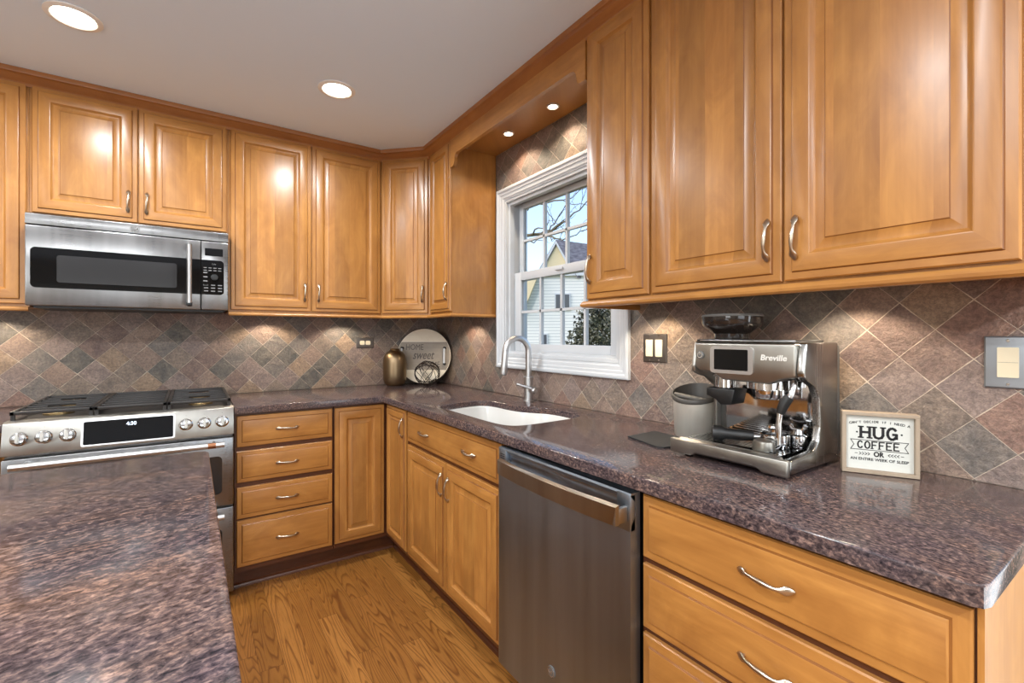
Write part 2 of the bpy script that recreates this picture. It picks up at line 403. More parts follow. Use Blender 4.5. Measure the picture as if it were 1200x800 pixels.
def panel(F, u0, u1, z0, z1, steps, mb=None):
    """nested rectangles -> a moulded door or drawer front; slots 0 upright grain, 1 level grain, 2 centre panel"""
    mb = mb or MB(); prev = None
    for k, (ins, n) in enumerate(steps):
        r = [mb.bm.verts.new(F.p(*q, n)) for q in ((u0+ins, z0+ins), (u1-ins, z0+ins), (u1-ins, z1-ins), (u0+ins, z1-ins))]
        if prev:
            for i in range(4):
                j = (i+1) % 4
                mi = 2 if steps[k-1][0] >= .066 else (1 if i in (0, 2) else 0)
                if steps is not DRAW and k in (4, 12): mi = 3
                if steps is DRAW and k == 4: mi = 3  # shade of the drawer front's outer step, painted as darker wood
                mb._f([prev[i], prev[j], r[j], r[i]], mi)
        else: mb._f(r[::-1], 0)
        prev = r
    mb._f(prev, 2); return mb
DOOR = [(0, 0), (0, .010), (.003, .013), (.019, .0145), (.022, .0195), (.025, .0205), (.058, .0205), (.061, .0195), (.066, .013), (.070, .0105), (.074, .0105), (.092, .0165), (.094, .0185), (.097, .0190)]
SLIM = [(0, 0), (0, .010), (.003, .013), (.015, .0145), (.017, .0195), (.019, .0205), (.046, .0205), (.048, .0195), (.052, .013), (.055, .0105), (.058, .0105), (.0661, .0160), (.072, .0180), (.074, .0190)]
DRAW = [(0, 0), (0, .010), (.003, .013), (.021, .0150), (.024, .0195), (.027, .0205)]

# one bow pull with leaf-shaped feet and a twisted middle, shared by every handle
def pull_mesh():
    mb = MB(); pts = []; rad = []; L = .053
    for i in range(33):
        t = -1+2*i/32; a = abs(t)
        h = .004+.019*(1-min(1, a)**2.6)
        w_ = .0034+.0052*math.exp(-((a-.80)/.17)**2)+.0022*math.exp(-(t/.35)**2)*(1+.3*math.sin(t*48))
        if a > .97: w_ *= .6
        th = .0030+.0022*math.exp(-(t/.4)**2)*(1+.35*math.sin(t*48+1))
        pts.append((.0022*math.sin(t*PI), t*L, h)); rad.append((w_, th))
    mb.tube(pts, rad, 10)
    for s in (-1, 1): mb.cyl((0, s*.043, 0), (0, s*.043, .012), .0035, .003, 10)
    return mb.mesh('handle', 'nickel', 60)
PULL = pull_mesh()
def pull(F, u, v, n, parent, horiz=False):
    o = bpy.data.objects.new('handle', PULL); C.objects.link(o); o.parent = parent
    m = F.mx(u, v, n, PI/2 if horiz else 0); m.translation -= Vector(parent.get('_o', (0, 0, 0)))
    o.matrix_local = m; return o
def door(F, u0, u1, z0, z1, parent, hu=None, hv=None, steps=DOOR, name='door'):
    o = panel(F, u0, u1, z0, z1, steps).build(name, ['wood_v', 'wood_h', 'wood_p', 'glaze_shade'], parent, 25)
    if hu is not None: pull(F, hu, hv, .0195, o)
    return o
def drawer(F, u0, u1, z0, z1, parent, hs=None, name='drawer_front'):
    o = panel(F, u0, u1, z0, z1, DRAW).build(name, ['wood_v', 'wood_h', 'wood_h', 'glaze_shade'], parent, 25)
    for h in (hs if hs is not None else [(u0+u1)/2]): pull(F, h, (z0+z1)/2, .0195, o, True)
    return o

# ------------------------------------------------------------------ room shell
CZ = 2.42
struct(MB().box(-5.5, .15, -7.5, .15, -.1, 0).build('floor', 'oak', smooth=0))
struct(MB().box(-5.5, .15, -7.5, .15, CZ, CZ+.1).build('ceiling', 'ceiling', smooth=0))
struct(MB().box(-5.5, .15, 0, .15, 0, CZ).build('wall_back', 'wall', smooth=0))
WY0, WY1, WZ0, WZ1 = -.928, -1.818, 1.128, 2.052       # window opening in the right wall
mb = MB()
mb.box(0, .15, 0, WY0, 0, CZ).box(0, .15, WY1, -3.25, 0, CZ).box(0, .15, WY0, WY1, 0, WZ0).box(0, .15, WY0, WY1, WZ1, CZ)
mb.box(0, .15, -3.25, -5.25, 2.3, CZ).box(0, .15, -5.25, -7.5, 0, CZ)
struct(mb.build('wall_right', 'wall', smooth=0))
struct(MB().box(-5.6, -5.5, -7.5, .15, 0, .75).box(-5.6, -5.5, -7.5, .15, 2.2, CZ).box(-5.6, -5.5, -7.5, -4.9, .75, 2.2).box(-5.6, -5.5, -3.1, .15, .75, 2.2).build('wall_left', 'wall', smooth=0))
struct(MB().box(-5.5, -3.85, -7.6, -7.5, 0, CZ).box(-1.35, .15, -7.6, -7.5, 0, CZ).box(-3.85, -1.35, -7.6, -7.5, 0, .3).box(-3.85, -1.35, -7.6, -7.5, 1.95, CZ).build('wall_rear', 'wall', smooth=0))
# slate backsplash, one piece per wall
T = .008
tb = MB().box(-2.95, -T, -T, -.0005, .9145, 1.60)
tag(tb.build('tile_backsplash', 'slate', smooth=0), 'brown and grey slate diamond tile backsplash on the wall behind the range', 'tile backsplash', 'slate tile backsplashes')
mb = MB(); X = -.0005
mb.box(-T, X, 0, -.862, .9145, 1.60).box(-T, X, -.838, -.862, 1.60, 2.345).box(-T, X, -.862, -1.885, .9145, 1.070).box(-T, X, -.862, -1.94, 2.121, 2.345)
mb.box(-T, X, -1.885, -3.075, .9145, 1.60).box(-T, X, -1.885, -1.94, 1.60, 2.121)
tag(mb.build('tile_backsplash', 'slate', smooth=0), 'warm brown slate diamond tile backsplash around the white window', 'tile backsplash', 'slate tile backsplashes')

# ------------------------------------------------------------------ window
wroot = bpy.data.objects.new('window_1', None); C.objects.link(wroot); wroot.location = (0, -1.373, WZ0); wroot['_o'] = (0, -1.373, WZ0); struct(wroot)
A0, A1, B0, B1 = -.862, -1.885, 1.070, 2.121
def ringbox(mb, prof, o=(A0, A1, B0, B1)):
    """rectangular picture-frame moulding swept round the opening: prof = (inset, x)"""
    rings = []
    for ins, x in prof: rings.append([(x, o[0]-ins, o[2]+ins), (x, o[1]+ins, o[2]+ins), (x, o[1]+ins, o[3]-ins), (x, o[0]-ins, o[3]-ins)])
    rings.append(rings[0]); return mb.loops(rings, False, False)
ringbox(MB(), [(0, -.009), (0, -.024), (.006, -.027), (.016, -.027), (.022, -.021), (.034, -.021), (.038, -.017), (.054, -.015), (.060, -.010), (.066, -.010), (.067, .0), (.067, .006), (.0, .006)][:11] + [(.067, -.0005), (0, -.0005)]).build('casing', 'white_paint', wroot, 20)
jm = MB(); ringbox(jm, [(.0675, -.006), (.0675, .148), (.080, .148), (.080, -.006)])
jm.box(-.004, .148, WY0-.0132, WY1+.0132, WZ0+.0125, WZ0+.028, .003)
jm.build('jamb', 'white_paint', wroot, 20)
ringbox(MB(), [(.0805, .012), (.0805, .04), (.098, .04), (.098, .012)]).build('stop', 'white_paint', wroot, 20)
def sash(name, x0, x1, y0, y1, z0, z1, st, rb, rt, cols, glassname='pane', mw=.014):
    s = MB(); s.box(x0, x1, y0, y0-st, z0, z1, .003).box(x0, x1, y1, y1+st, z0, z1, .003).box(x0, x1, y0-st, y1+st, z0, z0+rb, .003).box(x0, x1, y0-st, y1+st, z1-rt, z1, .003)
    xm = (x0+x1)/2
    gy0, gy1, gz0, gz1 = y0-st, y1+st, z0+rb, z1-rt
    for k in range(1, cols):
        yy = gy0+(gy1-gy0)*k/cols; s.box(xm-.010, xm+.010, yy-mw/2, yy+mw/2, gz0, gz1)
    zz = (gz0+gz1)/2; s.box(xm-.010, xm+.010, gy0, gy1, zz-mw/2, zz+mw/2)
    so = s.build(name, 'white_paint', wroot, 30)
    MB().box(xm-.002, xm+.002, gy0, gy1, gz0, gz1).build(glassname, 'glass', so, 0)
LY0, LY1 = WY0-.032, WY1+.032
sash('lower_sash', .042, .074, LY0, LY1, WZ0+.03, 1.625, .062, .052, .048, 4)
sash('upper_sash', .078, .108, LY0+.004, LY1-.004, 1.58, WZ1-.014, .040, .045, .034, 4)
mb = MB().box(.03, .042, -1.34, -1.40, 1.598, 1.612, .003); mb.build('sash_lock', 'white_paint', wroot)

# ------------------------------------------------------------------ base cabinets
TOP = .8805; KZ = .105
FB = BACK(-.6055); FR = RIGHT(-.6055)
# four-drawer bank right of the range
g = 'maple base cabinets'
t = thing('base_cabinet', 'maple four-drawer base cabinet right of the steel range', 'cabinet', (-1.135, -.3, 0), g)
MB().box(-1.368, -.9085, -.60, -.004, KZ, TOP).build('body', 'wood_v', t, 0)
MB().box(-1.368, -.9085, -.605, -.6005, KZ, TOP).build('face_frame', 'wood_kick', t, 0)
for z0, z1 in ((.715, .866), (.541, .694), (.366, .518), (.131, .358)): drawer(FB, -1.359, -.914, z0, z1, t)
# L-shaped corner cabinet with its two hinged leaves
t = thing('base_cabinet', 'maple corner base cabinet with two tall doors meeting at the inside corner', 'cabinet', (-.45, -.45, 0), g)
Lp = [(-.9045, -.004), (-.9045, -.605), (-.605, -.605), (-.605, -.930), (-.012, -.930), (-.012, -.004)]
MB().prism(Lp, lambda p, a: (p[0], p[1], a), KZ, TOP).build('body', 'wood_kick', t, 0)
door(FB, -.900, -.628, .131, .866, t, steps=DOOR)
door(FR, .632, .917, .131, .866, t, .897, .775, steps=SLIM)
# sink base
t = thing('base_cabinet', 'maple sink base cabinet with false drawer front and two doors under the sink', 'cabinet', (-.3, -1.38, 0), g)
MB().box(-.60, -.012, -.934, -1.828, KZ, .655).box(-.60, -.575, -.934, -1.828, .655, TOP).build('body', 'wood_v', t, 0)
MB().box(-.605, -.6005, -.934, -1.828, KZ, TOP).build('face_frame', 'wood_kick', t, 0)
drawer(FR, .940, 1.820, .715, .866, t, [1.165, 1.600], 'false_drawer_front')
door(FR, .940, 1.378, .131, .697, t, 1.352, .60)
door(FR, 1.383, 1.820, .131, .697, t, 1.420, .595)
# drawer base at the end of the run
t = thing('base_cabinet', 'maple drawer base cabinet at the open end right of the dishwasher', 'cabinet', (-.3, -2.75, 0), g)
MB().box(-.60, -.012, -2.462, -3.045, KZ, TOP).build('body', 'wood_v', t, 0)
MB().box(-.605, -.6005, -2.447, -3.045, KZ, TOP).build('face_frame', 'wood_kick', t, 0)
MB().box(-.612, -.012, -3.0455, -3.053, 0.0, TOP).build('end_panel', 'wood_v', t, 0)
for z0, z1 in ((.713, .866), (.541, .697), (.366, .526), (.131, .350)): drawer(FR, 2.455, 3.042, z0, z1, t, [2.757])
# base unit left of the range (only its counter shows)
t = thing('base_cabinet', 'maple base cabinet left of the range, hidden below its strip of counter', 'cabinet', (-2.5, -.3, 0), g)
MB().box(-2.95, -2.146, -.60, -.012, KZ, TOP).build('body', 'wood_v', t, 0)
door(FB, -2.94, -2.55, .131, .866, t); door(FB, -2.545, -2.155, .131, .866, t)
# toe kicks with shoe moulding
def kick(name, pts):
    mb = MB()
    for (x0, x1, y0, y1) in pts: mb.box(x0, x1, y0, y1, .0, KZ-.001)
    return mb
KB = kick('baseboard_back', [(-1.368, -.535, -.530, -.515)])
KB.prism([(0, 0), (.014, 0), (.013, .010), (.008, .017), (0, .020)], lambda p, a: (a, -.530-p[0], p[1]), -1.368, -.545)
struct(KB.build('baseboard_back', 'wood_kick'))
KR = kick('baseboard_right', [(-.535, -.520, -.515, -1.828), (-.535, -.520, -2.447, -3.045)])
KR.prism([(0, 0), (.014, 0), (.013, .010), (.008, .017), (0, .020)], lambda p, a: (-.535-p[0], a, p[1]), -.55, -1.828)
struct(KR.build('baseboard_right', 'wood_kick'))

# ------------------------------------------------------------------ counters
CT0, CT1 = .8815, .9140
SINK = [(-.548, -1.205), (-.430, -1.165), (-.315, -1.150), (-.268, -1.175), (-.252, -1.230), (-.250, -1.330), (-.238, -1.400), (-.205, -1.450), (-.172, -1.490), (-.155, -1.545), (-.155, -1.640), (-.170, -1.700), (-.215, -1.728), (-.400, -1.738), (-.500, -1.738), (-.545, -1.715), (-.560, -1.660), (-.562, -1.560), (-.560, -1.260)]
def rounded(poly, n=3, f=.25):
    P = [Vector((*p, 0)) for p in poly]
    for _ in range(n):
        Q = []
        for i in range(len(P)):
            a, b_ = P[i], P[(i+1) % len(P)]; Q += [a.lerp(b_, f), a.lerp(b_, 1-f)]
        P = Q
    return [(p.x, p.y) for p in P]
SINKR = [(-.36+(x+.36)*1.035+.014, -1.45+(y+1.45)*1.17+.010) for x, y in rounded(SINK, 2)]
def slab(outer, holes, z0, z1, bev=.004):
    t = bmesh.new(); ed = []
    for lp in [outer]+holes:
        vs = [t.verts.new((x, y, z1)) for x, y in lp]
        ed += [t.edges.new((vs[i], vs[(i+1) % len(vs)])) for i in range(len(vs))]
    bmesh.ops.triangle_fill(t, use_beauty=True, use_dissolve=False, edges=ed)
    top = t.faces[:]
    be = [e for e in t.edges if len(e.link_faces) == 1]
    r = bmesh.ops.extrude_face_region(t, geom=top)
    vs = [q for q in r['geom'] if isinstance(q, bmesh.types.BMVert)]
    bmesh.ops.translate(t, verts=vs, vec=(0, 0, z0-z1))
    bmesh.ops.recalc_face_normals(t, faces=t.faces)
    sel = [e for e in t.edges if all(abs(v.co.z-z1) < 1e-6 for v in e.verts) and len(e.link_faces) == 2 and any(abs(f.normal.z) < .5 for f in e.link_faces)]
    bmesh.ops.bevel(t, geom=sel, offset=bev, segments=3, profile=.5, affect='EDGES')
    return MB().add(t)
GAP = -T-.0008
outer = [(-1.3705, GAP), (-1.3705, -.645), (-.645, -.645), (-.645, -3.045), (-.640, -3.057), (-.625, -3.062), (GAP, -3.062), (GAP, GAP)]
tag(slab(outer, [SINKR], CT0, CT1).build('countertop', 'gran_y', smooth=40), 'L-shaped polished brown granite countertop holding the sink and espresso machine', 'countertop', 'brown granite countertops')
tag(slab([(-2.95, GAP), (-2.95, -.645), (-2.143, -.645), (-2.143, GAP)], [], CT0, CT1).build('countertop', 'gran_b', smooth=40), 'short strip of brown granite countertop left of the range', 'countertop', 'brown granite countertops')
tag(slab([(-3.1, -1.565), (-3.1, -2.98), (-1.52, -2.98), (-1.502, -2.975), (-1.497, -2.96), (-1.497, -1.585), (-1.502, -1.57), (-1.515, -1.565)], [], CT0, CT1).build('island_countertop', 'gran_x', smooth=40), 'polished brown granite island countertop filling the lower left foreground', 'countertop', 'brown granite countertops')
t = thing('island_cabinet', 'maple island base under the foreground granite top', 'cabinet', (-2.3, -2.27, 0))
MB().box(-3.05, -1.545, -1.615, -2.93, .1, TOP).build('body', 'wood_v', t, 0)
MB().box(-3.0, -1.60, -1.67, -2.88, 0, .1).build('plinth', 'wood_kick', t, 0)
for k in range(3):
    door(Frame((-1.545, 0, 0), (0, 1, 0), (1, 0, 0)), -2.92+k*.434, -2.92+k*.434+.428, .13, .866, t)

# ------------------------------------------------------------------ sink and faucet
t = thing('sink', 'white undermount sink set into the granite below the window', 'sink', (-.36, -1.45, .70))
cx, cy = sum(p[0] for p in SINKR)/len(SINKR), sum(p[1] for p in SINKR)/len(SINKR)
def ring(z, k, off=0): return [(cx+(x-cx)*k, cy+(y-cy)*k, z) for x, y in SINKR]
mb = MB()
mb.loops([ring(CT0-.001, 1.055), ring(CT0-.0012, 1.0), ring(CT0-.004, .985), ring(.80, .968), ring(.735, .945), ring(.715, .91), ring(.708, .82), ring(.705, .12)], False, True)
o = mb.build('basin', 'porcelain', t, 50)
o.modifiers.new('s', 'SOLIDIFY').thickness = -.006
MB().lathe([(.042, .0), (.042, .003), (.030, .004), (.026, .0)], (cx, cy, .7053)).build('drain', 'chrome', t)
fx, fy = -.078, -1.258
t = thing('faucet', 'brushed nickel gooseneck pull-down faucet behind the white sink', 'faucet', (fx, fy, CT1))
MB().lathe([(.026, 0), (.026, .004), (.0225, .006), (.0225, .120), (.0265, .121), (.0265, .128), (.021, .130)], (fx, fy, CT1+.0003)).build('body', 'nickel_f', t)
dirv = Vector((-1, .10, 0)).normalized()
pts = [Vector((fx, fy, CT1+.128)), Vector((fx, fy, CT1+.18)), Vector((fx, fy, CT1+.245))]
R_ = .068; zc = CT1+.262
for i in range(15):
    a = PI*i/14*.97; pts.append(Vector((fx, fy, zc))+dirv*R_*(1-math.cos(a))+Vector((0, 0, R_*math.sin(a))))
e = pts[-1]
MB().tube(pts, .0155, 18).build('spout', 'nickel_f', t, 60)
hd = Vector((-.10, .01, -1)).normalized()
MB().tube([e+hd*.001, e+hd*.02, e+hd*.05, e+hd*.118, e+hd*.124], [.0158, .0165, .0165, .0178, .0165], 18).build('spray_head', 'nickel_f', t)
MB().tube([e+hd*.1242, e+hd*.128], [.0150, .0145], 18).build('spray_nozzle', 'grey_plastic', t)
lv = MB().tube([(fx, fy-.022, CT1+.062), (fx, fy-.055, CT1+.060)], [.017, .017], 16)
lv.tube([(fx, fy-.055, CT1+.060), (fx, fy-.062, CT1+.060)], [.017, .011], 16)
lev = lv.build('valve', 'nickel_f', t)
MB().tube([(fx-.012, fy-.040, CT1+.070), (fx-.045, fy-.020, CT1+.082), (fx-.075, fy+.0, CT1+.094)], [.0075, .006, .0055], 10).build('lever', 'nickel_f', lev)

# ------------------------------------------------------------------ wall cabinets
UZ0, UZ1 = 1.398, 2.371; BZ = 1.386; DF = -.305
g = 'maple wall cabinets'
UB = BACK(DF-.0005); UR = RIGHT(DF-.0005)
def ubody(t, x0, x1, y0, y1, z0=BZ, z1=CZ-.012):
    MB().box(x0, x1, y0, y1, z0, z1).build('body', 'wood_v', t, 0)
t = thing('wall_cabinet', 'maple wall cabinet cut off at the left edge beside the microwave', 'cabinet', (-2.35, -.15, BZ), g)
ubody(t, -2.60, -2.1375, DF, -.010); door(UB, -2.595, -2.146, UZ0, UZ1, t)
t = thing('wall_cabinet', 'short maple two-door wall cabinet directly above the microwave', 'cabinet', (-1.755, -.15, 1.80), g)
ubody(t, -2.1365, -1.3775, DF, -.010, 1.797); door(UB, -2.128, -1.758, 1.808, UZ1, t, -1.793, 1.905); door(UB, -1.754, -1.386, 1.808, UZ1, t, -1.722, 1.905)
t = thing('wall_cabinet', 'tall maple two-door wall cabinet right of the microwave', 'cabinet', (-.95, -.15, BZ), g)
ubody(t, -1.3765, -.5405, DF, -.010); door(UB, -1.366, -.962, UZ0, UZ1, t, -.998, 1.506); door(UB, -.956, -.548, UZ0, UZ1, t, -.922, 1.506)
t = thing('wall_cabinet', 'maple diagonal corner wall cabinet with one narrow door above the vase', 'cabinet', (-.25, -.25, BZ), g)
MB().prism([(-.5395, -.010), (-.5395, DF), (DF, -.5395), (-.010, -.5395), (-.010, -.010)], lambda p, a: (p[0], p[1], a), BZ, CZ-.012).build('body', 'wood_v', t, 0)
FD = Frame((-.5395, DF, 0), (1, -1, 0), (-1, -1, 0)); FD.o += FD.n*.0005
door(FD, .012, .318, UZ0, UZ1, t, .288, 1.515)
t = thing('wall_cabinet', 'narrow maple wall cabinet between the corner and the window', 'cabinet', (-.15, -.69, BZ), g)
ubody(t, DF, -.010, -.5405, -.8355); door(UR, .560, .834, UZ0, UZ1, t, .806, 1.512, SLIM)
t = thing('wall_cabinet', 'narrow single-door maple wall cabinet right of the window', 'cabinet', (-.15, -2.08, BZ), g)
ubody(t, DF, -.010, -1.9385, -2.2335); door(UR, 1.944, 2.229, UZ0-.006, UZ1+.008, t, 1.972, 1.500)
t = thing('wall_cabinet', 'wide two-door maple wall cabinet above the espresso machine', 'cabinet', (-.15, -2.64, BZ), g)
ubody(t, DF, -.010, -2.2345, -3.0495); door(UR, 2.240, 2.639, UZ0-.006, UZ1+.008, t, 2.610, 1.498); door(UR, 2.645, 3.046, UZ0-.006, UZ1+.008, t, 2.676, 1.494)
# light rails under the uppers
RAIL = [(0, 0), (.012, 0), (.017, .004), (.018, .010), (.015, .016), (.012, .019), (0, .0195)]
def rail(mb, path, prof, z):
    """moulding swept along a plan path with mitred corners; prof = (out, up)"""
    P = [Vector(p) for p in path]; rings = []
    for i, p in enumerate(P):
        d0 = (P[i]-P[i-1]).normalized() if i > 0 else None; d1 = (P[i+1]-P[i]).normalized() if i < len(P)-1 else None
        n0 = Vector((d0.y, -d0.x)) if d0 else None; n1 = Vector((d1.y, -d1.x)) if d1 else None
        if n0 and n1: m_ = (n0+n1); m_ = m_/(1+n0.dot(n1))
        else: m_ = n0 or n1
        rings.append([(p.x+m_.x*a, p.y+m_.y*a, z+h) for a, h in prof])
    return mb.loops(rings)
# plan normals point left-to-right rotated: run so that (dy,-dx) faces the room
mb = MB(); rail(mb, [(-1.3765, DF-.003), (-.5395, DF-.003), (DF-.003, -.5395), (DF-.003, -.8355), (-.012, -.8355)], RAIL, BZ-.0203)
struct(mb.build('trim_1', 'wood_h'))
mb = MB(); rail(mb, [(-2.60, DF-.003), (-2.1375, DF-.003)], RAIL, BZ-.0203); struct(mb.build('trim_2', 'wood_h'))
mb = MB(); rail(mb, [(-.012, -1.9385), (DF-.003, -1.9385), (DF-.003, -3.0495), (-.012, -3.0495)], [(0, 0), (.013, 0), (.019, .005), (.020, .012), (.016, .019), (.012, .023), (0, .0235)], BZ-.0243)
struct(mb.build('trim_3', 'wood_h'))
# crown moulding
CR = [(0, 0), (.006, 0), (.010, .010), (.012, .013), (.022, .018), (.034, .030), (.042, .036), (.050, .038), (.052, .046), (.052, .0585), (0, .0585)]
mb = MB(); rail(mb, [(-2.60, DF-.005), (-.5395, DF-.005), (DF-.005, -.5395), (DF-.005, -3.0495), (-.012, -3.0495)], CR, CZ-.0592)
struct(mb.build('trim_4', 'wood_dark'))
# valance over the window and the soffit board behind it
vz = 2.383; y0, y1 = -.8365, -1.9375
vp = [(y0, vz), (y0, 2.215), (y0-.030, 2.215)]
for k in range(6): a = k/5*PI/2; vp.append((y0-.030-.030*math.sin(a)*.6, 2.215+.03*(1-math.cos(a))))
vp += [(y0-.052, 2.262), (y0-.062, 2.274), (y0-.080, 2.280), (y1+.080, 2.280), (y1+.062, 2.274), (y1+.052, 2.262)]
for k in range(6): a = (5-k)/5*PI/2; vp.append((y1+.030+.030*math.sin(a)*.6, 2.215+.03*(1-math.cos(a))))
vp += [(y1+.030, 2.215), (y1, 2.215), (y1, vz)]
vp = [p for i, p in enumerate(vp) if i == 0 or (abs(p[0]-vp[i-1][0])+abs(p[1]-vp[i-1][1])) > 1e-4]
t = thing('window_valance', 'maple valance with a scooped lower edge bridging the cabinets over the window', 'valance', (-.2, -1.387, 2.3))
MB().prism(vp, lambda p, a: (a, p[0], p[1]), -.320, -.301).build('board', 'wood_h', t, 25)
MB().box(-.3005, -.010, y0, y1, 2.346, 2.356).build('soffit', 'wood_h', t, 0)
for k, (px, py) in enumerate(((-.123, -1.513), (-.13, -1.149))):
    t = thing('puck_light', ['small round halogen light in the valance soffit, nearer the right cabinets', 'small round halogen light in the valance soffit, nearer the corner'][k], 'light', (px, py, 2.34), 'halogen lights above the window')
    MB().lathe([(.030, 0), (.030, -.005), (.024, -.007), (.020, -.003)], (px, py, 2.3455), cap1=False).build('trim_ring', 'trimring', t)
    MB().lathe([(.0195, -.0005), (.019, -.005), (.012, -.0075)], (px, py, 2.3455)).build('lens', 'puck', t)
# recessed ceiling lights in view
for k, (px, py) in enumerate(((-1.895, -.925), (-.972, -.945))):
    t = thing('ceiling_light', ['round recessed ceiling light cut off by the top edge, above the microwave', 'round recessed ceiling light above the corner of the counter'][k], 'light', (px, py, CZ), 'recessed ceiling lights')
    MB().lathe([(.083, -.0005), (.083, -.004), (.066, -.008), (.062, -.004), (.062, -.0005)], (px, py, CZ), 40).build('trim_ring', 'trimring', t)
    MB().lathe([(.0615, -.0008), (.0610, -.0035), (.03, -.0055)], (px, py, CZ), 40).build('lens', 'bulb', t)

# ------------------------------------------------------------------ microwave
t = thing('microwave', 'stainless over-the-range microwave under the short wall cabinet', 'microwave', (-1.757, -.2, 1.386))
X0, X1 = -2.133, -1.382
FM = BACK(-.400)
MB().box(X0+.002, X1-.002, -.3705, -.012, 1.392, 1.794).build('body', 'black', t, 0)
MB().prism([(-.3715, 1.741), (-.402, 1.741), (-.398, 1.786), (-.392, 1.791), (-.3715, 1.791)], lambda p, a: (a, p[0], p[1]), X0, X1, .002).build('vent_strip', 'steel', t)
bz = t
dr = MB().box(X0, -1.502, -.400, -.3715, 1.388, 1.737, .005).build('door', 'steel', t)
def rrect(u0, u1, v0, v1, r, n=5):
    P = []
    for cx_, cy_, a0 in ((u1-r, v1-r, 0), (u0+r, v1-r, PI/2), (u0+r, v0+r, PI), (u1-r, v0+r, 1.5*PI)):
        for k in range(n+1): a = a0+PI/2*k/n; P.append((cx_+r*math.cos(a), cy_+r*math.sin(a)))
    return P
def plate(F, poly, n0, n1): return MB().prism(poly, lambda p, a: F.p(p[0], p[1], a), n0, n1)
plate(FM, [(-1.5025, 1.466), (-1.5025, 1.642)] + [p for p in rrect(-2.116, -1.45, 1.466, 1.642, .018) if p[0] < -1.6], .0002, .0025).build('window_surround', 'black_glass', dr)
plate(FM, rrect(-2.032, -1.600, 1.492, 1.612, .010), .0026, .0032).build('window', 'mw_glass', dr)
hb = MB().tube([(-1.549, -.443, 1.418), (-1.549, -.443, 1.705)], [(.017, .011)]*2, 14); 
h = hb.build('handle', 'nickel_f', dr)
MB().box(-1.561, -1.537, -.452, -.4005, 1.403, 1.424, .005).build('lower_cap', 'black', h)
MB().box(-1.560, -1.538, -.452, -.4005, 1.699, 1.716, .005).build('upper_cap', 'grey_plastic', h)
cp = MB().box(-1.500, X1, -.400, -.3715, 1.388, 1.737, .005).build('control_panel', 'steel', t)
plate(FM, rrect(-1.484, -1.406, 1.664, 1.702, .003), .0002, .002).build('display', 'black_glass', cp)
plate(FM, [(-1.4995, 1.466)] + [p for p in rrect(-1.62, -1.402, 1.466, 1.642, .018) if p[0] > -1.5] [6:] + [p for p in rrect(-1.62, -1.402, 1.466, 1.642, .018) if p[0] > -1.5][:6] + [(-1.4995, 1.642)], .0002, .0025).build('keypad', 'black_glass', cp)
mk = MB()
for r in range(2):
    for c in range(4): mk.box(-1.490+c*.021, -1.476+c*.021, -.4035, -.4026, 1.600-r*.013, 1.604-r*.013)
for r in range(4): mk.box(-1.491, -1.473, -.4035, -.4026, 1.574-r*.021, 1.580-r*.021)
for r in range(3):
    for c in range(3): mk.box(-1.488+c*.030, -1.470+c*.030, -.4035, -.4026, 1.512-r*.015, 1.517-r*.015)
mk.text('Cafe', .010, FM.mx(-1.446, 1.622, .0028))
mk.build('key_marks', 'marks', cp, 0)
MB().lathe([(.016, 0), (.015, .010), (.010, .011)], (-1.443, -.4026, 1.555), 20, (0, -1, 0)).build('dial', 'black', cp)
def monogram(F, u, v, n, r, parent):
    b_ = MB().lathe([(r, 0), (r, .002), (r*.9, .003)], F.p(u, v, n), 28, F.n).build('badge', 'grey_plastic', parent)
    q = MB()
    pr = [(r*.86, .0031), (r*.86, .0038), (r*.76, .0038), (r*.76, .0031)]
    q.lathe(pr, F.p(u, v, n), 28, F.n, False, False)
    q.text('GE', r*.95, F.mx(u, v, n+.0033), shear=.25, width=r*1.1); q.build('monogram', 'chrome', b_)
monogram(BACK(-.4005), -1.762, 1.763, 0, .017, t)
mb = MB().box(X0+.02, X1-.02, -.365, -.05, 1.380, 1.3915); mb.build('filter_grille', 'black', t, 0)

# ------------------------------------------------------------------ range
t = thing('range', 'stainless slide-in gas range with double oven behind the island', 'range', (-1.757, -.34, 0))
X0, X1 = -2.139, -1.3745
MB().box(X0+.004, X1-.004, -.650, -.012, .05, .905).build('body', 'steel', t, 0)
MB().box(X0+.03, X1-.03, -.60, -.05, 0, .0495).build('plinth', 'black', t, 0)
FP = lambda p, a: (a, p[0], p[1])
ct = MB().box(X0, X1, -.640, -.012, .9055, .922, .003).build('cooktop', 'iron', t)
MB().prism([(-.600, .9225), (-.648, .9225), (-.662, .917), (-.688, .797), (-.6505, .790), (-.6505, .905), (-.6415, .905)], FP, X0, X1, .002).build('control_panel', 'steel_soft', t)
pn = Vector((0, -.120, -.026)).normalized(); pn = Vector((0, -.977, .212)); pc = Vector((0, -.6755, .857))
pu = Vector((0, -.212, -.977))*-1
def onp(x, s, n): return Vector((x, pc.y, pc.z))+pu*s+pn*n
def pmx(x, s, n):
    q = onp(x, s, n); return Matrix(((1, 0, 0, q.x), (0, pu.y, pn.y, q.y), (0, pu.z, pn.z, q.z), (0, 0, 0, 1)))
d = MB().prism(rrect(-1.905, -1.607, -.047, .047, .006), lambda p, a: onp(p[0], p[1], a), -.004, .0015).build('display', 'black_glass', t)
MB().prism(rrect(-1.912, -1.600, -.053, .053, .008), lambda p, a: onp(p[0], p[1], a), -.006, .0006).build('display_bezel', 'nickel_f', t)
MB().text('4:30', .020, pmx(-1.752, .026, .0018), .0003).build('clock', 'lcd', d, 0)
